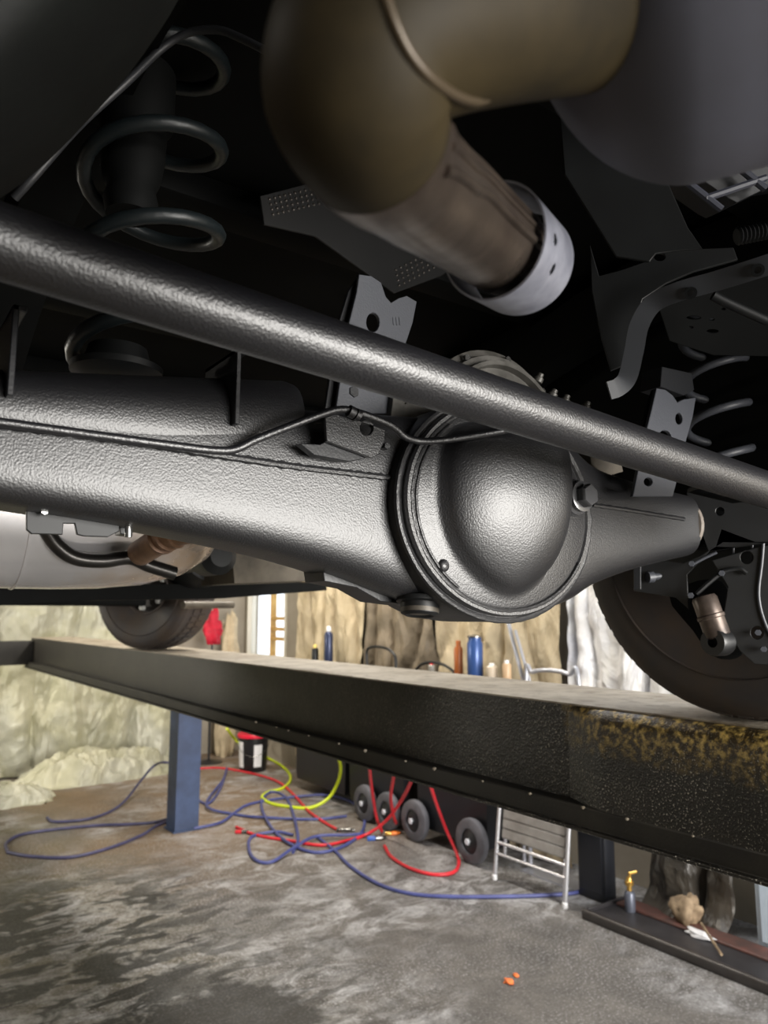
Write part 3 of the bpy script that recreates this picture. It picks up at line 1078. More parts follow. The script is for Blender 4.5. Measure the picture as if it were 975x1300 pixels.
T('brake_hose', tube(crom([at(x, y, t=tt) for x, y, tt in ((18, 252, .80), (45, 222, .80), (100, 160, .82), (160, 105, .84), (205, 62, .86), (238, 42, .86), (275, 38, .85), (305, 48, .84), (360, 76, .82), (430, 110, .82))], 8), 0.0045, 10), mat('hose_rubber', (52, 53, 56), 0.4, spec=0.5))

# perforated heat shield behind the pipe (dimples are real bumps)
hs = T('heat_shield', pixplate([(330, 250), (400, 232), (520, 300), (640, 205), (690, 215), (680, 260), (560, 350), (500, 372), (400, 300), (335, 285)], 0.003, Y=YA + 0.2), mat('shield', (17, 16, 16), 0.55, metal=0.1, var=(12, 12, 12), vscale=14))
gV, gF = [], []
dimple = lathe([(0.0036, 0), (0.003, -0.0016), (0.0016, -0.0026), (0, -0.003)], 'Y', (0, 0, 0), 8)
for (x0, y0, x1, y1, cnt, rws) in ((342, 262, 400, 248, 10, 4), (502, 352, 552, 326, 9, 4), (642, 238, 682, 222, 8, 4)):
    for r_ in range(rws):
        for c_ in range(cnt):
            f = c_ / (cnt - 1)
            q = at(x0 + (x1 - x0) * f + r_ * 1.5, y0 + (y1 - y0) * f - 9 + r_ * 6.5, Y=YA + 0.1985)
            nn = len(gV)
            gV += [v_ + q for v_ in dimple[0]]
            gF += [[i + nn for i in f_] for f_ in dimple[1]]
tag(T('dimples', (gV, gF), mat('dimple', (70, 66, 62), 0.35, metal=0.5), hs), kind='stuff')

# ---- right-hand cluster of plates
pn = Vector((-0.75, -0.6, -0.1))
p0 = at(780, 250, t=0.95)
pa_ = T('splash_plate', pixplate([(712, 150), (715, 185), (718, 222), (783, 326), (824, 332), (832, 322), (862, 318), (890, 316), (872, 290), (850, 240), (830, 170)], 0.004, p0=p0, n=pn), under_grey)
pb_ = T('strap_bracket', pixplate([(750, 318), (760, 352), (790, 344), (824, 332), (832, 320), (930, 316), (935, 330), (880, 345), (845, 360), (815, 380), (806, 410), (796, 462), (776, 470), (764, 430), (752, 370)], 0.005, [(837, 327, 8, 6)], p0=at(800, 380, t=1.0), n=pn), under_grey)
# curved strap: ribbon with real width
cs = crom([at(x, y, t=tt) for x, y, tt in ((773, 496, .98), (786, 491, .98), (797, 478, .98), (805, 445, .97), (812, 412, .96), (830, 385, .95), (862, 370, .93), (905, 358, .91), (960, 341, .88), (1030, 318, .85))], 6)
wv = Vector((0.35, -0.72, 0.2)).normalized() * 0.020
V, Fc = [], []
for i, q in enumerate(cs):
    tn = (cs[min(i + 1, len(cs) - 1)] - cs[max(i - 1, 0)]).normalized()
    cw = tn.cross(ray(850, 400)).normalized() * 0.012
    nv = tn.cross(cw).normalized() * 0.002
    V += [q - cw - nv, q + cw - nv, q + cw + nv, q - cw + nv]
for i in range(len(cs) - 1):
    for k in range(4):
        k2 = (k + 1) % 4
        Fc.append([i * 4 + k, i * 4 + k2, i * 4 + 4 + k2, i * 4 + 4 + k])
Fc += [[0, 1, 2, 3], [len(V) - 1, len(V) - 2, len(V) - 3, len(V) - 4]]
strap = T('curved_strap', (V, Fc), mat('strap_paint', (48, 50, 54), 0.45, spec=0.5), angle=50)
for x, y, tt in ((877, 372, .922), (962, 343, .878)):
    q = at(x, y, t=tt - 0.003)
    T('strap_grommet', lathe([(0.004, -0.001), (0.0075, -0.001), (0.0075, 0.002), (0.004, 0.002)], ray(850, 400), q, 16, closed=True), under_black, strap)
# ribbed box at the top right
q = at(915, 228, t=1.05)
bx_ = T('ribbed_box', pixplate([(848, 222), (975, 160), (1010, 200), (1010, 232), (975, 238), (915, 267), (905, 262)], 0.10, p0=q, n=(-0.55, -0.75, -0.3)), mat('box_plastic', (26, 28, 34), 0.45, var=(20, 22, 26), vscale=12))
for a, b in (((858, 220), (916, 266)), ((930, 206), (972, 240)), ((895, 252), (972, 226))):
    w0, w1 = at(a[0], a[1], t=0.985), at(b[0], b[1], t=0.985)
    T('box_rib', tube([w0, w1], 0.005, 8), mat('rib_plastic', (58, 60, 70), 0.4), bx_)
T('box_latch', pixplate([(893, 214), (912, 208), (918, 216), (898, 223)], 0.012, p0=at(905, 215, t=0.985), n=(-0.55, -0.75, -0.3)), under_black, bx_)
# corrugated hose at the edge
hp = [at(x, y, t=1.1) for x, y in ((935, 300), (955, 296), (975, 292), (1000, 288))]
hp = crom(hp, 8)
T('corrugated_hose', tube(hp, [0.011 + 0.003 * (i % 2) for i in range(len(hp))], 14), under_grey)
# perforated underside plate and a thin pipe
T('cross_plate', pixplate([(830, 370), (975, 350), (1000, 360), (1000, 452), (905, 450), (850, 432)], 0.004,
                          [(880, 403, 10, 3), (903, 405, 4, 2), (877, 415, 3, 2), (904, 420, 8, 3), (918, 392, 3, 2)], p0=at(900, 400, t=1.35), n=(-0.5, -0.6, -0.6)), under_black)
T('chassis_pipe', tube(crom([at(905, 375, t=1.2), at(925, 385, t=1.2), at(985, 412, t=1.2)], 6), 0.008, 10), under_grey)

# ---- brake and shock hardware inside the right wheel
WX = 1.62
WR = 0.39
WZ = RZ + WR
hub = Vector((1.5, YA, WZ))
bk = T('backing_plate', lathe([(0.05, -0.01), (0.15, -0.01), (0.165, 0.0), (0.165, 0.02), (0.1, 0.03)], 'X', hub + Vector((-0.04, 0, 0)), 40), under_grey)
KN = Vector((-0.85, -0.5, 0)).normalized()
KP = at(900, 720, X=1.345)


def kp(x, y, off=0.0):
    r = ray(x, y)
    o = Vector((0, 0, CAMZ))
    return o + r * ((KP + KN * off - o).dot(KN) / r.dot(KN))


kn_m = mat('knuckle_paint', (20, 21, 23), 0.42, spec=0.7, var=(15, 16, 17), vscale=20)
T('knuckle_arm', pixplate([(872, 626), (930, 640), (975, 634), (1000, 640), (1000, 688), (968, 690), (918, 689), (890, 706), (868, 716), (840, 712), (806, 716), (806, 750), (858, 758), (874, 772), (872, 730), (900, 700)], 0.018,
                          [(914, 650, 6, 6)], p0=KP, n=KN), kn_m, bk)
T('caliper_bracket', pixplate([(905, 712), (968, 694), (1000, 692), (1000, 845), (958, 842), (940, 826), (918, 790), (925, 745)], 0.014,
                              [(961, 803, 9, 9), (948, 708, 9, 9)], p0=KP + KN * 0.02, n=KN), kn_m, bk)
T('dust_shield', pixplate([(850, 756), (905, 735), (930, 760), (945, 815), (935, 835), (905, 832), (880, 800)], 0.008, p0=KP - KN * 0.03, n=KN, smooth_n=3), under_black, bk)
T('bracket_window', join(*[tube([kp(a[0], a[1], 0.012), kp(b[0], b[1], 0.012)], 0.0022, 8) for a, b in (((931, 696), (931, 718)), ((931, 720), (954, 722)), ((955, 692), (954, 722)))]), bracket_paint, bk)
T('bracket_edge', tube(crom([kp(x, y, 0.03) for x, y in ((969, 690), (967, 715), (963, 750), (966, 775), (975, 800), (985, 815))], 5), 0.0028, 8), bracket_paint, bk)
T('arm_tab', pixplate([(806, 715), (814, 714), (814, 748), (806, 748)], 0.03, p0=KP + KN * 0.01, n=KN), bracket_dark, bk)
T('arm_bolt', lathe([(0.011, 0), (0.011, 0.012), (0.007, 0.014), (0.007, 0.03)], (0.9, -0.4, 0.1), kp(822, 733, 0.02), 12), bracket_paint, bk)
sd = (kp(908, 798, 0.03) - kp(893, 757, 0.03)).normalized()
T('shock_absorber', join(lathe([(0.0, -0.004), (0.020, 0), (0.023, 0.006), (0.023, 0.035), (0.025, 0.037), (0.025, 0.042), (0.023, 0.044), (0.023, 0.075), (0.018, 0.08), (0, 0.08)], sd, kp(893, 757, 0.03), 24)), bronze, bk)
T('shock_eye', lathe([(0.010, -0.02), (0.024, -0.02), (0.026, -0.014), (0.026, 0.014), (0.024, 0.02), (0.010, 0.02)], 'X', kp(912, 815, 0.03), 24, closed=True), kn_m, bk)
T('eye_washer', lathe([(0.010, 0), (0.023, 0), (0.023, 0.003), (0.010, 0.003)], 'X', kp(912, 815, 0.03) + Vector((0.022, 0, 0)), 20, closed=True), steel_bright, bk)
for x, y in ((878, 716), (916, 728), (877, 756), (962, 803), (969, 824)):
    T('small_bolt', hexa(kp(x, y, 0.035), KN, 0.006, 0.010), bracket_paint, bk)
T('cable', tube(crom([kp(x, y, 0.03) for x, y in ((880, 716), (895, 708), (910, 701))], 5), 0.003, 8), bracket_paint, bk)
T('cable', tube(crom([kp(x, y, 0.035) for x, y in ((884, 754), (902, 738), (918, 726), (938, 722), (948, 728))], 5), 0.0045, 8), kn_m, bk)
q = at(985, 745, Y=YA - 0.02)

# inboard bracket and bolt heads on the lower arm
T('upper_link', tube(crom([at(905, 660, Y=YA + 0.1), at(945, 680, Y=YA + 0.1), at(1000, 690, Y=YA + 0.1)], 6), 0.02, 14), under_black)
for x, y in ((940, 458), (955, 460), (915, 640)):
    T('frame_bolt', hexa(at(x, y, Y=YA + 0.15), 'Y', 0.006, 0.008), bracket_paint, bk)

# ---- wheels: built once around their own centre, then copied
wr_prof = [(0.165, -0.085), (0.19, -0.10), (0.235, -0.122), (0.29, -0.136), (0.34, -0.138), (0.368, -0.128), (0.382, -0.112), (0.389, -0.085), (WR, -0.05), (WR, 0.05), (0.389, 0.085), (0.382, 0.112), (0.368, 0.128), (0.34, 0.138), (0.29, 0.136), (0.235, 0.122), (0.19, 0.10), (0.165, 0.085)]


def put(name, geo, m, parent, loc=(0, 0, 0), **k):
    o = M(name, geo, m, None, **k)
    o.parent = parent
    o.location = loc
    return o


def tread_ring():
    V, Fc = [], []
    nb = 54
    for row, (xa, xb) in enumerate(((-0.118, -0.07), (-0.06, -0.008), (0.008, 0.06), (0.07, 0.118))):
        for i in range(nb):
            a0 = 2 * math.pi * (i + 0.25 * (row % 2)) / nb
            a1 = a0 + 2 * math.pi * 0.72 / nb
            q = len(V)
            for r in (WR - 0.014, WR + 0.0):
                rr_ = r - (0.010 if row in (0, 3) else 0.0)
                for a in (a0, a1):
                    for x in (xa, xb):
                        V.append(Vector((x, rr_ * math.cos(a), rr_ * math.sin(a))))
            for f in ([0, 1, 3, 2], [4, 6, 7, 5], [0, 4, 5, 1], [2, 3, 7, 6], [0, 2, 6, 4], [1, 5, 7, 3]):
                Fc.append([q + j for j in f])
    return V, Fc


tyre_prof = [(r - (0.008 if abs(a) < 0.1 else 0.0), a) for r, a in wr_prof]
wheel = put('wheel', lathe(tyre_prof, 'X', (0, 0, 0), 72, closed=True), rubber, truck, Vector((WX, YA, WZ)) - BASE[truck.name])
tag(put('tread_blocks', tread_ring(), rubber, wheel), kind='stuff')
put('sidewall_rib', lathe([(0.30, -0.136), (0.303, -0.140), (0.306, -0.136)], 'X', (0, 0, 0), 72, closed=True), rubber, wheel)
put('rim', lathe([(0.0, 0.03), (0.15, 0.03), (0.166, -0.06), (0.175, -0.095), (0.172, -0.100), (0.166, -0.092), (0.160, -0.06), (0.158, 0.02), (0.15, 0.05), (0.06, 0.055), (0.055, 0.04), (0.0, 0.04)], 'X', (0, 0, 0), 48), mat('rim_dark', (92, 84, 78), 0.55, metal=0.1), wheel)
put('brake_rotor', lathe([(0.05, -0.07), (0.155, -0.07), (0.155, -0.045), (0.05, -0.045)], 'X', (0, 0, 0), 40), mat('rotor', (52, 48, 46), 0.45, metal=0.4), wheel)
for k in range(6):
    a = math.radians(60 * k - 78)
    put('hub_bolt', hexa((-0.10, 0.135 * math.cos(a), 0.135 * math.sin(a)), 'X', 0.016, 0.04), mat('zinc', (196, 196, 192), 0.35, metal=0.2), wheel)


def copy_part(o, parent, loc=None):
    c = o.copy()
    COL.objects.link(c)
    c.parent = parent
    if loc is not None:
        c.location = loc
    for ch in list(o.children):
        copy_part(ch, c)
    return c


fwY = at(205, 815, Z=RZ).y
fwx = at(205, 815, X=1.48)
YFW = 4.75
fw = copy_part(wheel, truck, Vector((WX - 0.02, YFW, WZ)) - BASE[truck.name])
fw.rotation_euler = (0, 0, math.radians(30))        # front wheels are steered
for yy in (YA, YFW):
    c = copy_part(wheel, truck, Vector((-0.13, yy, WZ)) - BASE[truck.name])
    c.rotation_euler = (0, 0, math.pi)

# ---- bright muffler ahead of the axle, lower left
YM = 1.75
mc = at(60, 640, Y=YM)
ml, mr_ = at(-190, 640, Y=YM).x, at(272, 660, Y=YM).x
RM = mc.z - at(60, 748, Y=YM).z
LM = mr_ - ml
mu = T('muffler', lathe([(0.0, 0.0), (RM * 0.5, 0.004), (RM * 0.8, 0.02), (RM * 0.93, 0.045), (RM * 0.985, 0.08), (RM, 0.12), (RM, LM * 0.5), (RM * 0.985, LM * 0.62), (RM * 0.93, LM * 0.76), (RM * 0.80, LM * 0.88), (RM * 0.60, LM * 0.96), (RM * 0.3, LM), (0, LM)], 'X', (ml, YM, mc.z), 56), muffler_steel, label='bright heat-tinted steel muffler ahead of the axle')
T('muffler_seam', lathe([(RM * 0.99, -0.003), (RM + 0.003, -0.001), (RM + 0.003, 0.001), (RM * 0.99, 0.003)], 'X', (at(18, 690, Y=YM).x, YM, mc.z), 56), muffler_steel, mu)
e = [at(x, y, Y=YM - RM * 0.9) for x, y in ((58, 672), (72, 692), (95, 708), (130, 712), (165, 708), (190, 718), (222, 728))]
T('muffler_reflection', tube(crom(e, 6), 0.015, 12), mat('reflection_dark', (60, 58, 56), 0.3, metal=0.7), mu)  # wavy dark reflection on the muffler, shaped as a dark tube
# bent brown pipe with clamp between axle and muffler
pp = crom([at(x, y, Y=yy) for x, y, yy in ((178, 702, 1.5), (200, 688, 1.42), (222, 676, 1.36), (275, 668, 1.3), (330, 655, 1.25))], 6)
pj_ = T('exhaust_pipe', tube(pp, 0.026, 24), rust_steel, label='rusty brown exhaust pipe')
for i in (8, 10, 12):
    dd = (pp[i + 1] - pp[i - 1]).normalized()
    T('pipe_clamp', lathe([(0.026, -0.005), (0.031, -0.003), (0.031, 0.003), (0.026, 0.005)], dd, pp[i], 24), rust_steel, pj_)

# bracket hanging below the axle on the left
lb = T('lower_bracket', pixplate([(34, 636), (34, 672), (40, 677), (78, 678), (79, 664), (95, 664), (98, 678), (106, 680), (136, 681), (150, 674), (150, 640)], 0.004, Y=YA + 0.0), under_grey)
q0, q1 = at(36, 640, Y=YA - 0.03), at(150, 680, Y=YA)
T('bracket_bolt', hexa(at(57, 649, Y=YA - 0.02), 'Y', 0.004, 0.01), steel_bright, lb)
T('bracket_stud', tube([at(163, 668, Y=YA - 0.01), at(163, 682, Y=YA - 0.01)], 0.004, 10), steel_bright, lb)
T('bracket_arm', pixplate([(148, 664), (164, 668), (164, 680), (150, 678)], 0.02, Y=YA + 0.02), bracket_dark, lb)

# ---- dark chassis pieces further forward
T('gearbox_crossmember', pixplate([(-60, 752), (110, 744), (270, 742), (400, 740), (400, 750), (270, 760), (110, 762), (-60, 772)], 0.2, Y=3.0), under_black)
T('skid_plate', pixplate([(272, 695), (392, 706), (394, 738), (276, 742)], 0.3, Y=2.6), tan_metal)
T('transfer_case', lathe([(0.05, -0.2), (0.13, -0.18), (0.15, -0.05), (0.15, 0.05), (0.12, 0.18), (0.05, 0.2)], 'Y', at(250, 700, Y=2.9), 24), under_grey)
T('rear_propshaft_yoke', lathe([(0.03, -0.1), (0.05, -0.08), (0.05, 0.0), (0.035, 0.02), (0.035, 0.3)], 'Y', at(262, 708, Y=1.9), 20), under_grey)
T('front_link', tube([at(232, 768, Y=4.0), at(295, 768, Y=4.2)], 0.02, 12), tan_metal)
T('front_crossmember', box(-0.1, 1.5, 4.6, 4.75, CAMZ + 0.05, CAMZ + 0.3, 0.02), under_black)

# ================================================================== tarps and walls
def tarp(name, axis, w0, a0, a1, z0, z1, m, label, out=-1, fold=0.06, freq=3.0, seed=0, nu=120, nv=60, flare=0.0, group=None, sag=0.0):
    """hanging sheet. axis 'Y': wall plane Y=w0, a along X; axis 'X': wall plane X=w0, a along Y"""
    V, Fc = [], []
    for j in range(nv + 1):
        f = j / nv
        z = z0 + (z1 - z0) * f
        for i in range(nu + 1):
            a = a0 + (a1 - a0) * i / nu
            ph = 1.3 * fbm((a * 0.9 + seed * 7.1, z * 0.25, seed), 3)
            sw = a + 0.16 * (z1 - z) * math.sin(seed * 1.7 + a * 0.8)
            wv_ = sw * freq + ph * 1.1 + 0.6 * math.sin(sw * 1.3 + seed)
            d = fold * ((abs(math.sin(math.pi * wv_)) ** 0.7 - 0.5) * (0.7 + 0.9 * abs(fbm((sw * 0.9, 0.3, seed), 2))) + 0.8 * (0.35 - abs(fbm((sw * 1.5 * freq / 2, z * 0.45, seed + 3.3), 3))))
            d *= 0.55 + 0.45 * (1 - f)
            d += 0.035 * abs(fbm((a * 3.1, z * 2.6, seed + 9.0), 4)) + 0.012 * fbm((a * 11, z * 9, seed + 1.0), 3)
            d += flare * max(0, 1 - f * 5) ** 2
            d = max(d + fold, 0.004)
            zz = z - sag * math.sin((a - a0) / (a1 - a0) * math.pi) * f
            if axis == 'Y':
                V.append(Vector((a, w0 + out * d, zz)))
            else:
                V.append(Vector((w0 + out * d, a, zz)))
    nn = len(V)
    th = Vector((0, -out * 0.003, 0)) if axis == 'Y' else Vector((-out * 0.003, 0, 0))
    V += [q + th for q in V[:nn]]
    W = nu + 1
    for j in range(nv):
        for i in range(nu):
            a = j * W + i
            Fc.append([a, a + 1, a + W + 1, a + W])
            Fc.append([a + nn, a + W + nn, a + W + 1 + nn, a + 1 + nn])
    base = ((a0 + a1) / 2, w0, z0) if axis == 'Y' else (w0, (a0 + a1) / 2, z0)
    return tag(M(name, (V, Fc), m, base=base, angle=80), label, 'tarp', group)


xw1 = at(212, 800, Y=YF).x
tarp('hanging_tarp', 'Y', YF - 0.02, -1.6, 3.35, 0.02, 3.3, tarp_silver, 'pale silvery tarp hanging in folds on the front wall behind the blue column', fold=0.17, freq=1.6, seed=1, nu=260, nv=100)


def yw(px, py=800, X=XR - 0.1):
    return at(px, py, X=X).y


tarp('hanging_tarp', 'X', XR - 0.02, yw(470), yw(386), 0.02, 3.2, tarp_beige, 'beige tarp with dark folds hanging beside the bright window', fold=0.12, freq=2.6, seed=2, nu=90)
tarp('hanging_tarp', 'X', XR - 0.02, yw(560), yw(472), 0.02, 3.2, tarp_brown, 'brown tarp hanging behind the black loop handle', fold=0.12, freq=2.8, seed=4, nu=80)
tarp('hanging_tarp', 'X', XR - 0.02, yw(722), yw(562), 0.02, 3.2, tarp_beige, 'cream tarp hanging behind the blue bottle and grey poles', fold=0.12, freq=1.8, seed=5, nu=100)
tarp('hanging_tarp', 'X', XR - 0.02, yw(960), yw(724), 0.75, 3.2, tarp_white, 'white plastic sheet hanging left of the rear tyre', fold=0.09, freq=3.0, seed=6, nu=100)
tarp('hanging_tarp', 'X', XR - 0.02, at(915, 1180, Z=0).y - 0.1, at(770, 1100, Z=0.3).y + 0.0, 0.02, 0.72, tarp_dark, 'dirty grey tarp bunched on the wall above the floor channel', fold=0.16, freq=3.2, seed=8, nu=90, nv=50, flare=0.12)


def heap(name, cx, cy, lx, ly, h, m, label, seed, rot=0.0, nu=70, nv=36, cat='tarp'):
    V, Fc = [], []
    for j in range(nv + 1):
        for i in range(nu + 1):
            u_ = -1 + 2 * i / nu
            v_ = -1 + 2 * j / nv
            r2 = (abs(u_) ** 2.6 + abs(v_) ** 2.2)
            e_ = max(0, 1 - r2) ** 0.55
            ridg = 1 - abs(fbm((u_ * 2.2 * lx + seed, v_ * 2.0 + seed * 2, seed), 4)) * 1.5
            hh = h * e_ * (0.35 + 0.65 * max(0, ridg)) * (0.8 + 0.35 * fbm((u_ * 1.5, v_, seed + 5), 2))
            k = 1 + 0.12 * fbm((u_ * 3, v_ * 3, seed + 11), 3)
            X_, Y_ = u_ * lx * k * math.sqrt(max(0, 1 - 0.3 * v_ * v_)), v_ * ly * k * math.sqrt(max(0, 1 - 0.35 * u_ * u_))
            V.append(Vector((cx + X_ * math.cos(rot) - Y_ * math.sin(rot), cy + X_ * math.sin(rot) + Y_ * math.cos(rot), max(0.004, hh))))
    W = nu + 1
    for j in range(nv):
        for i in range(nu):
            a = j * W + i
            Fc.append([a, a + 1, a + W + 1, a + W])
    nb = len(V)
    edge = [i for i in range(W)] + [j * W + nu for j in range(1, nv + 1)] + [nv * W + i for i in range(nu - 1, -1, -1)] + [j * W for j in range(nv - 1, 0, -1)]
    for q in edge:
        V.append(Vector((V[q].x, V[q].y, 0.0)))
    for i in range(len(edge)):
        i2 = (i + 1) % len(edge)
        Fc.append([edge[i], edge[i2], nb + i2, nb + i])
    Fc.append([nb + i for i in range(len(edge))])
    return tag(M(name, (V, Fc), m, base=(cx, cy, 0), angle=80), label, cat)


hp1, hp2 = at(20, 1028, Z=0), at(205, 990, Z=0)
heap('tarp_heap', at(120, 985, Z=0).x, 8.60, 0.85, 0.30, 0.40, tarp_silver, 'crumpled pale tarp heap on the floor left of the blue column', 3.0, 0.05)
heap('tarp_heap', at(-30, 1015, Z=0).x, at(10, 1022, Z=0).y + 0.1, 0.62, 0.26, 0.26, tarp_silver, 'smaller folded end of the pale tarp lying at the left edge of the floor', 5.2, 0.0)

# ================================================================== hoses on the floor
def hose(name, pts, r, m, label, cat='hose', group=None, seg=10, n=8):
    p = crom(pts, n)
    return tag(M(name, tube(p, r, seg), m, base=(p[0].x, p[0].y, 0)), label, cat, group)


def fp_(x, y, z=0.012):
    return at(x, y, Z=z)


blue_hose = mat('blue_hose', (78, 84, 140), 0.45, var=(62, 68, 118), vscale=8)
red_hose = mat('red_hose', (214, 46, 56), 0.4, var=(190, 34, 46), vscale=6)
yellow_hose = mat('yellow_hose', (206, 224, 40), 0.4, var=(190, 206, 30), vscale=6)
navy_hose = mat('navy_hose', (74, 72, 104), 0.5, var=(56, 56, 84), vscale=8)
brass = mat('brass', (200, 160, 84), 0.3, metal=0.8)
HR = 0.012
hose('air_hose', [fp_(x, y) for x, y in ((10, 1082), (8, 1070), (25, 1060), (60, 1054), (120, 1048), (170, 1046), (205, 1042), (235, 1030))], HR, navy_hose, 'dark blue hose in a wide loop on the floor left of the column')
hose('air_hose', [fp_(x, y) for x, y in ((10, 1082), (40, 1087), (90, 1088), (140, 1076), (180, 1060), (203, 1046), (235, 1040))], HR, navy_hose, 'dark blue hose lying nearest the camera left of the column')
hose('air_hose', [fp_(60, 1038), fp_(70, 1043), fp_(110, 1040), fp_(140, 1030), fp_(160, 1015, .05), fp_(178, 992, .14), fp_(196, 972, .24), fp_(212, 968, .3), fp_(240, 975, .2)], HR, navy_hose, 'blue hose arching over the crumpled tarp heap')
hose('air_hose', [fp_(x, y, z) for x, y, z in ((246, 1052, .012), (280, 1044, .02), (300, 1030, .012), (320, 1020, .012), (370, 1012, .012), (420, 1010, .03), (455, 1024, .012), (462, 1050, .012), (440, 1072, .012), (400, 1082, .012), (360, 1066, .02), (338, 1040, .02), (332, 1018, .012), (345, 1005, .012), (365, 1015, .012), (378, 1060, .03), (372, 1082, .012))], HR, blue_hose, 'blue hose coiled in tangled loops below the bucket')
hose('air_hose', [fp_(x, y, z) for x, y, z in ((372, 1060, .012), (350, 1056, .02), (320, 1062, .012), (316, 1078, .012), (325, 1092, .012), (345, 1094, .012), (370, 1078, .03), (400, 1062, .03), (440, 1060, .03), (470, 1058, .012))], HR, blue_hose, 'blue hose making a small round loop at the front of the tangle')
hose('air_hose', [fp_(x, y, z) for x, y, z in ((246, 1012, .012), (264, 1020, .012), (280, 1000, .02), (288, 975, .012), (283, 990, .03), (262, 1022, .03), (300, 1034, .012), (340, 1038, .02), (400, 1040, .012), (440, 1036, .012))], HR, blue_hose, 'blue hose running right from behind the column')
hose('air_hose', [fp_(x, y) for x, y in ((402, 1062), (425, 1080), (445, 1100), (480, 1122), (520, 1134), (570, 1138), (640, 1138), (700, 1136), (735, 1132), (755, 1120), (770, 1095), (776, 1062))], HR * 0.95, blue_hose, 'long blue hose trailing across the floor past the folding chair')
hose('air_hose', [fp_(x, y) for x, y in ((246, 976), (280, 975), (320, 982), (352, 992), (372, 1008), (392, 1030), (415, 1046), (432, 1055))], HR, red_hose, 'red hose running from the column past the bucket')
hose('air_hose', [fp_(300, 1050), fp_(325, 1060), fp_(372, 1068), fp_(410, 1073), fp_(445, 1066), fp_(468, 1058, .03), fp_(492, 1040, .16), fp_(512, 1012, .4), fp_(530, 975, .8)], HR, red_hose, 'red hose curving up from the floor to the runway, left of the big loop')
hose('air_hose', [fp_(540, 975, .8), fp_(552, 1015, .5), fp_(565, 1050, .2), fp_(580, 1084, .03), fp_(582, 1098), fp_(574, 1108), fp_(550, 1110), fp_(520, 1102), fp_(497, 1088), fp_(488, 1074)], HR, red_hose, 'red hose hanging in a big loop in front of the wheeled bins')
hose('air_hose', [fp_(468, 955, .9), fp_(470, 985, .62), fp_(473, 1010, .4), fp_(478, 1038, .15), fp_(485, 1056, .012)], HR, red_hose, 'red hose hanging straight down beside the leftmost bin wheel')
hose('air_hose', [fp_(503, 965, .85), fp_(499, 990, .6), fp_(496, 1012, .4), fp_(499, 1034, .2), fp_(504, 1048, .05)], HR, red_hose, 'short red hose hanging between two bin wheels')
hose('air_hose', [at(288, 925, Z=.45), fp_(298, 938, .3), fp_(312, 950, .2), fp_(345, 965, .1), fp_(362, 976), fp_(369, 988), fp_(360, 1000), fp_(340, 1006), fp_(333, 1013), fp_(348, 1021), fp_(385, 1026), fp_(404, 1022, .03), fp_(420, 1010, .1), fp_(430, 990, .25), fp_(432, 972, .42), fp_(426, 955, .6), fp_(418, 944, .7)], 0.015, yellow_hose, 'bright yellow-green hose looping out from behind the bucket')


def coupling(x, y, d, label, m1, m2, s=1.0):
    p = fp_(x, y, 0.014)
    d = Vector(d).normalized()
    t = thing('hose_coupling', (p.x, p.y, 0.0), label, 'coupling')
    M('body', lathe([(0.009 * s, -0.05 * s), (0.013 * s, -0.045 * s), (0.013 * s, -0.01 * s), (0.010 * s, -0.008 * s)], d, p, 14), m1, t)
    M('sleeve', lathe([(0.010 * s, -0.008 * s), (0.0135 * s, -0.004 * s), (0.0135 * s, 0.03 * s), (0.010 * s, 0.034 * s), (0.007 * s, 0.055 * s)], d, p, 14), m2, t)
    return t


coupling(478, 1064, (0.9, -0.35, 0), 'blue and silver hose coupling lying before the bin wheels', mat('coupling_blue', (60, 96, 176), 0.35), steel_bright, 1.5)
coupling(498, 1058, (0.9, -0.35, 0), 'brass and orange hose coupling next to the blue one', brass, mat('coupling_orange', (226, 120, 40), 0.4), 1.2)
coupling(438, 1054, (0.8, -0.5, 0), 'steel hose coupling at the end of the red hose by the tangle', steel_bright, steel_bright, 1.4)
coupling(308, 1056, (0.8, -0.5, 0), 'small red hose coupling right of the blue column foot', red_hose, steel_bright, 1.2)

# ================================================================== bucket
bc = fp_(327, 980, 0)
bc.y += 0.12
bk_ = thing('bucket', (bc.x, bc.y, 0), 'black plastic bucket with red lid and white label standing by the wall', 'bucket')
black_pl = mat('black_plastic', (26, 27, 30), 0.35, spec=0.5)
red_pl = mat('red_plastic', (222, 30, 60), 0.35)
white_pl = mat('white_plastic', (226, 226, 228), 0.5)
M('pail', lathe([(0.145, 0.0), (0.15, 0.006), (0.168, 0.36), (0.176, 0.365), (0.176, 0.375), (0.16, 0.375)], 'Z', bc, 36), black_pl, bk_)
M('lid', lathe([(0.16, 0.37), (0.182, 0.372), (0.184, 0.40), (0.176, 0.41), (0.13, 0.412), (0.12, 0.405), (0.0, 0.405)], 'Z', bc, 36), red_pl, bk_)
tc_ = math.atan2(-bc.y, -bc.x)


def arc_patch(a0, a1, z0, z1, r0, r1, m, name, n=10):
    V, Fc = [], []
    for rr_ in (0.0, 0.0015):
        for j in (0, 1):
            for i in range(n + 1):
                a = a0 + (a1 - a0) * i / n
                r = (r0 if j == 0 else r1) + rr_
                V.append(Vector((bc.x + r * math.cos(a), bc.y + r * math.sin(a), z0 if j == 0 else z1)))
    W = n + 1
    for q in (0, 2 * W):
        for i in range(n):
            Fc.append([q + i, q + i + 1, q + W + i + 1, q + W + i])
    for i in range(n):
        Fc.append([i, i + 1, 2 * W + i + 1, 2 * W + i])
        Fc.append([W + i, W + i + 1, 3 * W + i + 1, 3 * W + i])
    return M(name, (V, Fc), m, bk_)


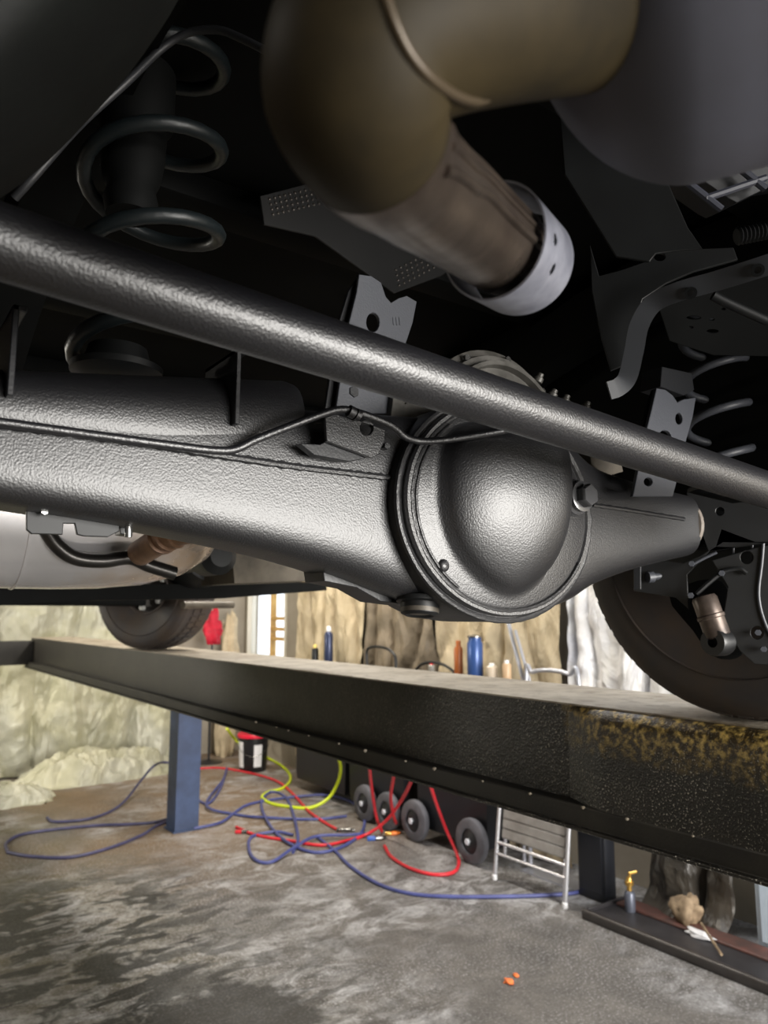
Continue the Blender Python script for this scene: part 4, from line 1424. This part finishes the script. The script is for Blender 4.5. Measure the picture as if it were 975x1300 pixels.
arc_patch(tc_ + 0.05, tc_ + 0.62, 0.06, 0.30, 0.1545, 0.1665, white_pl, 'label')
arc_patch(tc_ - 1.35, tc_ - 0.75, 0.05, 0.33, 0.154, 0.168, white_pl, 'label')
hb = crom([Vector((bc.x + 0.18 * math.cos(a), bc.y + 0.18 * math.sin(a), bc.z + 0.34 - 0.16 * math.sin((a - tc_ + 1.57) / 3.14 * math.pi))) for a in [tc_ - 1.57 + 3.14 * k / 8 for k in range(9)]], 4)
M('handle', tube(hb, 0.003, 8), steel_bright, bk_)
# red rag and board by the wall, behind the bucket
rg = Vector((bc.x - 0.05, bc.y + 0.35, 0))
# ================================================================== black wheeled bins
bin_body = mat('bin_plastic', (24, 26, 32), 0.45, spec=0.5, var=(18, 20, 24), vscale=4)
wheel_grey = mat('wheel_rubber', (96, 96, 102), 0.6, var=(78, 78, 84), vscale=12)
hub_white = mat('hub_white', (214, 216, 224), 0.3)


def bin_cart(y0, y1, wheels, label, top, depth=0.24, xf=3.80):
    t = thing('wheeled_bin', (xf + depth / 2, (y0 + y1) / 2, 0), label, 'bin', 'black wheeled bins along the wall')
    V, Fc = [], []
    for z, k in ((0.10, 0.92), (0.16, 0.95), (top - 0.08, 1.0), (top - 0.075, 1.03), (top - 0.03, 1.03)):
        ym, hy = (y0 + y1) / 2, (y1 - y0) / 2 * k
        for xx, yy in ((xf + (1 - k) * 0.2, ym - hy), (xf + depth, ym - hy), (xf + depth, ym + hy), (xf + (1 - k) * 0.2, ym + hy)):
            V.append(Vector((xx, yy, z)))
    for i in range(4):
        for k in range(4):
            k2 = (k + 1) % 4
            Fc.append([i * 4 + k, i * 4 + k2, i * 4 + 4 + k2, i * 4 + 4 + k])
    Fc += [[3, 2, 1, 0], [16, 17, 18, 19]]
    M('body', (V, Fc), bin_body, t)
    M('lid', box(xf - 0.02, xf + depth + 0.01, y0 - 0.02, y1 + 0.02, top - 0.03, top, 0.01), bin_body, t)
    for wy, r in wheels:
        w_ = M('wheel', lathe([(r * 0.55, -0.03), (r * 0.85, -0.032), (r * 0.97, -0.022), (r, -0.008), (r, 0.008), (r * 0.97, 0.022), (r * 0.85, 0.032), (r * 0.55, 0.03)], 'X', (xf - 0.045, wy, r), 32, closed=True), wheel_grey, t)
        M('hub', lathe([(0.0, -0.04), (0.02, -0.04), (0.025, -0.03), (r * 0.5, -0.022), (r * 0.56, -0.016), (r * 0.56, 0.02)], 'X', (xf - 0.045, wy, r), 24), bin_body, w_)
        M('axle_nut', hexa((xf - 0.098, wy, r), 'X', 0.022, 0.014), hub_white, w_)
        M('axle', tube([Vector((xf - 0.04, wy, r)), Vector((xf + 0.1, wy, r))], 0.012, 8), steel_bright, w_)
    return t


w1, w2 = at(597, 1062, X=3.74), at(525, 1040, X=3.74)
w3, w4 = at(508, 1015, X=3.74), at(462, 1003, X=3.74)
TOPB = 1.28
bin_cart(w1.y - 0.12, w2.y + 0.05, ((w1.y, 0.155), (w2.y, 0.155)), 'black bin on two grey wheels left of the folding chair', TOPB)
bin_cart(w2.y + 0.20, w4.y + 0.35, ((max(w3.y, w2.y + 0.36), 0.15), (w4.y, 0.15)), 'black wheeled bin farther back behind the hanging red hoses', TOPB)
bin_cart(w4.y + 0.48, w4.y + 1.45, (), 'black bin farthest back to the right of the bucket', TOPB - 0.06, xf=3.86)

# ================================================================== folding chair
alu = mat('chair_alu', (206, 206, 210), 0.25, metal=0.7)
chair_seat = mat('chair_seat', (150, 146, 142), 0.5, var=(126, 122, 118), vscale=9)
XC = 3.66
c0, c1 = fp_(645, 1112, 0), fp_(733, 1148, 0)
yl, yr = c0.y, c1.y
chr_ = thing('folding_chair', (XC + 0.1, (yl + yr) / 2, 0), 'folded metal chair with ribbed grey panel leaning beside the black bin', 'chair')
lean = 0.12
H = 0.95


def cp(y, z, dx=0.0):
    return Vector((XC + dx + lean * z / H, y, z))


for yy in (yl, yr):
    M('leg', tube([cp(yy, 0.0), cp(yy, 0.3), cp(yy, H)], 0.0135, 12), alu, chr_)
M('leg', tube([cp(yr + 0.05, 0.0, 0.05), cp(yr + 0.05, H * 0.9, 0.02)], 0.0135, 12), alu, chr_)
M('leg', tube([cp(yl - 0.03, 0.14, 0.05), cp(yl - 0.03, H * 0.9, 0.02)], 0.0125, 12), alu, chr_)
for yy in (yl, yr):
    M('foot_cap', lathe([(0.015, 0), (0.017, 0.004), (0.017, 0.03), (0.0135, 0.034)], 'Z', cp(yy, 0) , 12), white_pl, chr_)
M('rail', tube([cp(yl, 0.235), cp(yr, 0.235)], 0.011, 10), alu, chr_)
M('rail', tube([cp(yl, 0.165), cp(yr, 0.165)], 0.010, 10), alu, chr_)
M('rail', tube([cp(yl, H), cp(yr, H)], 0.0135, 10), alu, chr_)
M('panel', obox(cp((yl + yr) / 2, 0.56, 0.022), Vector((0.003, 0, 0)), Vector((0, (yl - yr) / 2 - 0.02, 0)), Vector((0.035, 0, 0.30)), 0.002, 1), chair_seat, chr_)
for k in range(9):
    z0 = 0.27 + k * 0.062
    M('panel_rib', obox(cp((yl + yr) / 2, z0 + 0.028, 0.012), Vector((0.006, 0, 0)), Vector((0, (yl - yr) / 2 - 0.03, 0)), Vector((0.004, 0, 0.028)), 0.004, 1), chair_seat, chr_)

bb0, bb1 = at(776, 1120, X=3.95).y, at(741, 1130, X=3.95).y
bbx = thing('tool_box', (3.95, (bb0 + bb1) / 2, 0), 'tall black box cabinet between the folding chair and the dark bunched tarp', 'cabinet')
M('body', box(3.90, 4.0, bb0, bb1, 0.0, 1.15, 0.012), bin_body, bbx)
M('door_panel', box(3.89, 3.90, bb0 + 0.02, bb1 - 0.02, 0.05, 1.1, 0.004, 1), bin_body, bbx)
M('latch', box(3.882, 3.89, (bb0 + bb1) / 2 - 0.02, (bb0 + bb1) / 2 + 0.02, 0.45, 0.49), steel_bright, bbx)

# ================================================================== floor channel and things on it
e0_, e1_ = fp_(742, 1166, 0), fp_(980, 1285, 0)
dark_steel = mat('channel_steel', (58, 56, 58), 0.45, var=(44, 42, 44), vscale=6, metal=0.2)
rust_wood = mat('rust_wood', (96, 60, 52), 0.6, var=(66, 50, 46), vscale=10)
xa_, xb_ = e0_.x - 0.02, e0_.x + 0.42
fc = thing('floor_channel', (xa_ + 0.2, 2.0, 0), 'low dark steel channel with raised front lip lying along the right wall', 'channel')
YT = e0_.y
M('tray', box(xa_ + 0.02, xb_, 0.2, YT, 0.0, 0.03, 0.004, 1), dark_steel, fc)
M('front_lip', box(xa_, xa_ + 0.035, 0.2, YT + 0.01, 0.0, 0.055, 0.012, 3), mat('lip_steel', (70, 67, 66), 0.35, metal=0.3, var=(60, 56, 54), vscale=9), fc)
M('end_cap', box(xa_ + 0.035, xb_, YT - 0.012, YT + 0.002, 0.0, 0.05, 0.003, 1), dark_steel, fc)
M('wood_strip', box(xb_ - 0.17, xb_ - 0.04, 1.9, YT - 0.03, 0.03, 0.045, 0.004, 1), rust_wood, fc)
vp = at(800, 1150, Z=0.06)
vv = thing('air_valve', (vp.x, vp.y, 0.03), 'grey cylinder with a brass valve on top, standing on the floor channel', 'valve')
M('cylinder', lathe([(0.028, 0.0), (0.03, 0.004), (0.03, 0.10), (0.024, 0.11), (0.014, 0.115)], 'Z', (vp.x, vp.y, 0.03), 20), mat('valve_grey', (96, 100, 112), 0.4, metal=0.4), vv)
M('valve_stem', lathe([(0.014, 0.112), (0.014, 0.14), (0.024, 0.145), (0.026, 0.165), (0.018, 0.17), (0.014, 0.19), (0.0, 0.195)], 'Z', (vp.x, vp.y, 0.03), 12), brass, vv)
M('valve_handle', tube([Vector((vp.x - 0.03, vp.y - 0.03, 0.235)), Vector((vp.x, vp.y, 0.238)), Vector((vp.x + 0.035, vp.y - 0.03, 0.25))], 0.009, 8), brass, vv)
rp = at(872, 1165, Z=0.06)


def lump(name, c, rx, ry, rz, m, label, cat, seed, n=28):
    V, Fc = [], []
    for j in range(n // 2 + 1):
        th = math.pi * j / (n // 2)
        for i in range(n):
            a = 2 * math.pi * i / n
            d = Vector((math.sin(th) * math.cos(a), math.sin(th) * math.sin(a), math.cos(th)))
            k = 0.82 + 0.42 * fbm(d * 1.7 + Vector((seed, seed, 0)), 4) + 0.1 * abs(fbm(d * 5 + Vector((seed, 0, 0)), 3))
            q = Vector((d.x * rx * k, d.y * ry * k, d.z * rz * k))
            q.z = max(q.z + rz * 0.7, 0.0)
            V.append(Vector(c) + q)
    for j in range(n // 2):
        for i in range(n):
            i2 = (i + 1) % n
            Fc.append([j * n + i, j * n + i2, (j + 1) * n + i2, (j + 1) * n + i])
    return tag(M(name, (V, Fc), m, base=c, angle=80), label, cat)


rag_tan = mat('rag_tan', (150, 130, 104), 0.8, var=(110, 92, 72), vscale=22)
lump('rag', (rp.x, rp.y, 0.03), 0.085, 0.10, 0.10, rag_tan, 'crumpled tan rag lying on the floor channel by the dark tarp', 'rag', 2.0)
wp = at(882, 1176, Z=0.06)
lump('paper_scrap', (wp.x - 0.04, wp.y - 0.05, 0.03), 0.035, 0.09, 0.02, white_pl, 'white scrap of paper in front of the tan rag', 'paper', 4.0)
s0_, s1_ = at(890, 1172, Z=0.08), at(916, 1212, Z=0.06)
tag(M('stick', tube([s0_, s1_], 0.007, 8), rag_tan, base=(s1_.x, s1_.y, 0.05)), 'thin wooden stick lying across the floor channel', 'stick')
# pale cabinet at the far right edge
pq = at(938, 1215, Z=0)
cab = thing('cabinet', (4.2, pq.y - 0.3, 0.05), 'pale blue-white metal cabinet at the right edge behind the channel', 'cabinet')
cab_m = mat('cabinet_white', (186, 198, 210), 0.4, var=(170, 182, 196), vscale=3)
M('body', box(xb_ + 0.02, XR - 0.03, pq.y - 0.75, pq.y, 0.0, 1.1, 0.01), cab_m, cab)
M('door_panel', box(xb_ + 0.008, xb_ + 0.02, pq.y - 0.72, pq.y - 0.03, 0.04, 1.06, 0.004, 1), cab_m, cab)
M('door_handle', box(xb_ - 0.012, xb_ + 0.008, pq.y - 0.09, pq.y - 0.07, 0.5, 0.62, 0.004, 1), steel_bright, cab)
# orange scraps on the bare floor
orange_pl = mat('orange_scrap', (232, 120, 60), 0.6)
op = fp_(646, 1248, 0)
lump('orange_scrap', (op.x, op.y, 0.0), 0.026, 0.03, 0.012, orange_pl, 'larger orange scrap on the bare floor', 'scrap', 6.0, 16)
op = fp_(655, 1240, 0)
lump('orange_scrap', (op.x, op.y, 0.0), 0.014, 0.018, 0.010, orange_pl, 'smaller orange scrap just behind the larger one', 'scrap', 8.0, 16)

# ================================================================== things standing on the bins, seen over the runway
XS = 3.93


def bottle(name, px, pyt, rad, m_body, m_cap, label, cat, X=XS, z0=TOPB, capf=0.16, cap_r=0.45):
    p = at(px, 830, X=X)
    ztop = at(px, pyt, X=X).z
    h = max(ztop - z0, 0.06)
    t = thing(name, (p.x, p.y, z0), label, cat)
    c = (p.x, p.y, z0)
    M('body', lathe([(rad * 0.9, 0.0), (rad, 0.01), (rad, h * (0.82 - capf * 0.4)), (rad * 0.8, h * (0.9 - capf * 0.4)), (rad * cap_r, h * (1 - capf))], 'Z', c, 24), m_body, t)
    M('cap', lathe([(rad * cap_r * 1.15, h * (1 - capf)), (rad * cap_r * 1.15, h * 0.97), (rad * cap_r * 0.8, h)], 'Z', c, 20), m_cap, t)
    return t


can_navy = mat('can_navy', (52, 60, 88), 0.3, metal=0.3)
can_blue = mat('can_blue', (56, 84, 140), 0.3, metal=0.2)
amber = mat('amber', (166, 92, 44), 0.35)
b_ = bottle('spray_can', 417, 795, 0.045, can_navy, white_pl, 'dark blue spray can standing left of the loop handle', 'spray can', capf=0.12, z0=TOPB - 0.06)
b_ = bottle('bottle', 582, 813, 0.035, amber, amber, 'amber brown bottle left of the blue bottle', 'bottle', capf=0.2, cap_r=0.5)
b_ = bottle('bottle', 603, 806, 0.06, can_blue, steel_bright, 'wide blue bottle with silver top in front of the cream tarp', 'bottle', capf=0.06, cap_r=0.85)
b_ = bottle('jar', 624, 842, 0.04, mat('jar_cream', (206, 190, 168), 0.4), white_pl, 'small cream jar right of the blue bottle', 'jar')
b_ = bottle('jar', 643, 838, 0.032, mat('jar_tan', (190, 160, 126), 0.4), white_pl, 'slim tan jar beside the grey poles', 'jar')
red_m = mat('red_cap', (210, 40, 44), 0.4)
b_ = bottle('jar', 400, 818, 0.036, black_pl, mat('yellow_cap', (236, 210, 120), 0.4), 'small black jar with yellow cap left of the spray can', 'jar', z0=TOPB - 0.06)
b_ = bottle('bottle', 548, 842, 0.03, mat('clear_grey', (150, 146, 138), 0.2), red_m, 'small grey bottle with red cap among black cables', 'bottle')
p0_, p1_ = at(466, 838, X=XS), at(503, 840, X=XS)
zl = TOPB - 0.0
hd_ = [Vector((XS, p0_.y, zl + 0.01)), at(466, 826, X=XS), at(474, 821, X=XS), at(490, 823, X=XS), at(501, 832, X=XS), Vector((XS, p1_.y, zl + 0.01))]
tag(M('loop_handle', tube(crom(hd_, 6), 0.013, 10), black_pl, base=(XS, p0_.y, zl)), 'black loop handle standing on the bin top', 'handle')
cbp = [Vector((XS, at(x, 845, X=XS).y, TOPB + 0.012 + dz)) for x, dz in ((528, 0), (536, .05), (548, .07), (562, .06), (572, .03), (578, 0))]
tag(M('cable_loop', tube(crom(cbp, 6), 0.012, 8), black_pl, base=(XS, cbp[0].y, TOPB)), 'black cable loop lying before the brown tarp', 'cable')
# grey poles and arched rail of a hand truck, leaning at the wall
g_pipe = mat('grey_pipe', (170, 172, 180), 0.3, metal=0.5)
ht = thing('hand_truck', (4.1, at(690, 860, X=4.1).y, 0), 'grey tubular hand truck with arched rail leaning against the cream tarp', 'hand truck')
q0 = at(664, 866, X=4.08)
M('pole', tube([Vector((4.0, q0.y - 0.05, 0.02)), at(664, 862, X=4.08), at(640, 770, X=4.08)], 0.016, 10), g_pipe, ht)
M('pole', tube([Vector((4.0, q0.y - 0.11, 0.02)), at(672, 862, X=4.08), at(654, 800, X=4.06)], 0.012, 10), g_pipe, ht)
M('arched_rail', tube(crom([Vector((4.0, at(668, 868, X=4.0).y, 0.02)), at(668, 864, X=4.05), at(676, 853, X=4.06), at(700, 851, X=4.06), at(722, 856, X=4.06), at(735, 870, X=4.05), Vector((4.0, at(735, 870, X=4.0).y, 0.02))], 8), 0.016, 10), g_pipe, ht)
M('toe_plate', box(3.92, 4.06, at(735, 870, X=4.0).y - 0.02, at(668, 868, X=4.0).y + 0.02, 0.0, 0.012), g_pipe, ht)

# red jacket hanging on a stand near the window
hx = at(270, 795, Y=YF - 0.55)
cs_ = thing('coat_stand', (hx.x, hx.y, 0), 'slim stand by the window holding a red jacket', 'stand')
M('pole', tube([Vector((hx.x, hx.y, 0.02)), Vector((hx.x, hx.y, hx.z + 0.12))], 0.014, 10), black_pl, cs_)
M('foot', lathe([(0.16, 0), (0.16, 0.012), (0.03, 0.03), (0.014, 0.04)], 'Z', (hx.x, hx.y, 0), 24), black_pl, cs_)
lump('red_jacket', (hx.x, hx.y, hx.z - 0.22), 0.12, 0.10, 0.24, mat('red_cloth', (206, 26, 56), 0.7, var=(170, 20, 44), vscale=12), 'bright red jacket bundle hanging left of the window', 'jacket', 12.0, 36)
hx2 = at(292, 790, Y=YF - 0.3)
lump('beige_sack', (hx2.x, YF - 0.3, 0.0), 0.16, 0.14, 1.05, mat('sack', (206, 190, 160), 0.8, var=(180, 164, 136), vscale=9), 'tall beige sack standing beside the red jacket', 'sack', 15.0, 32)
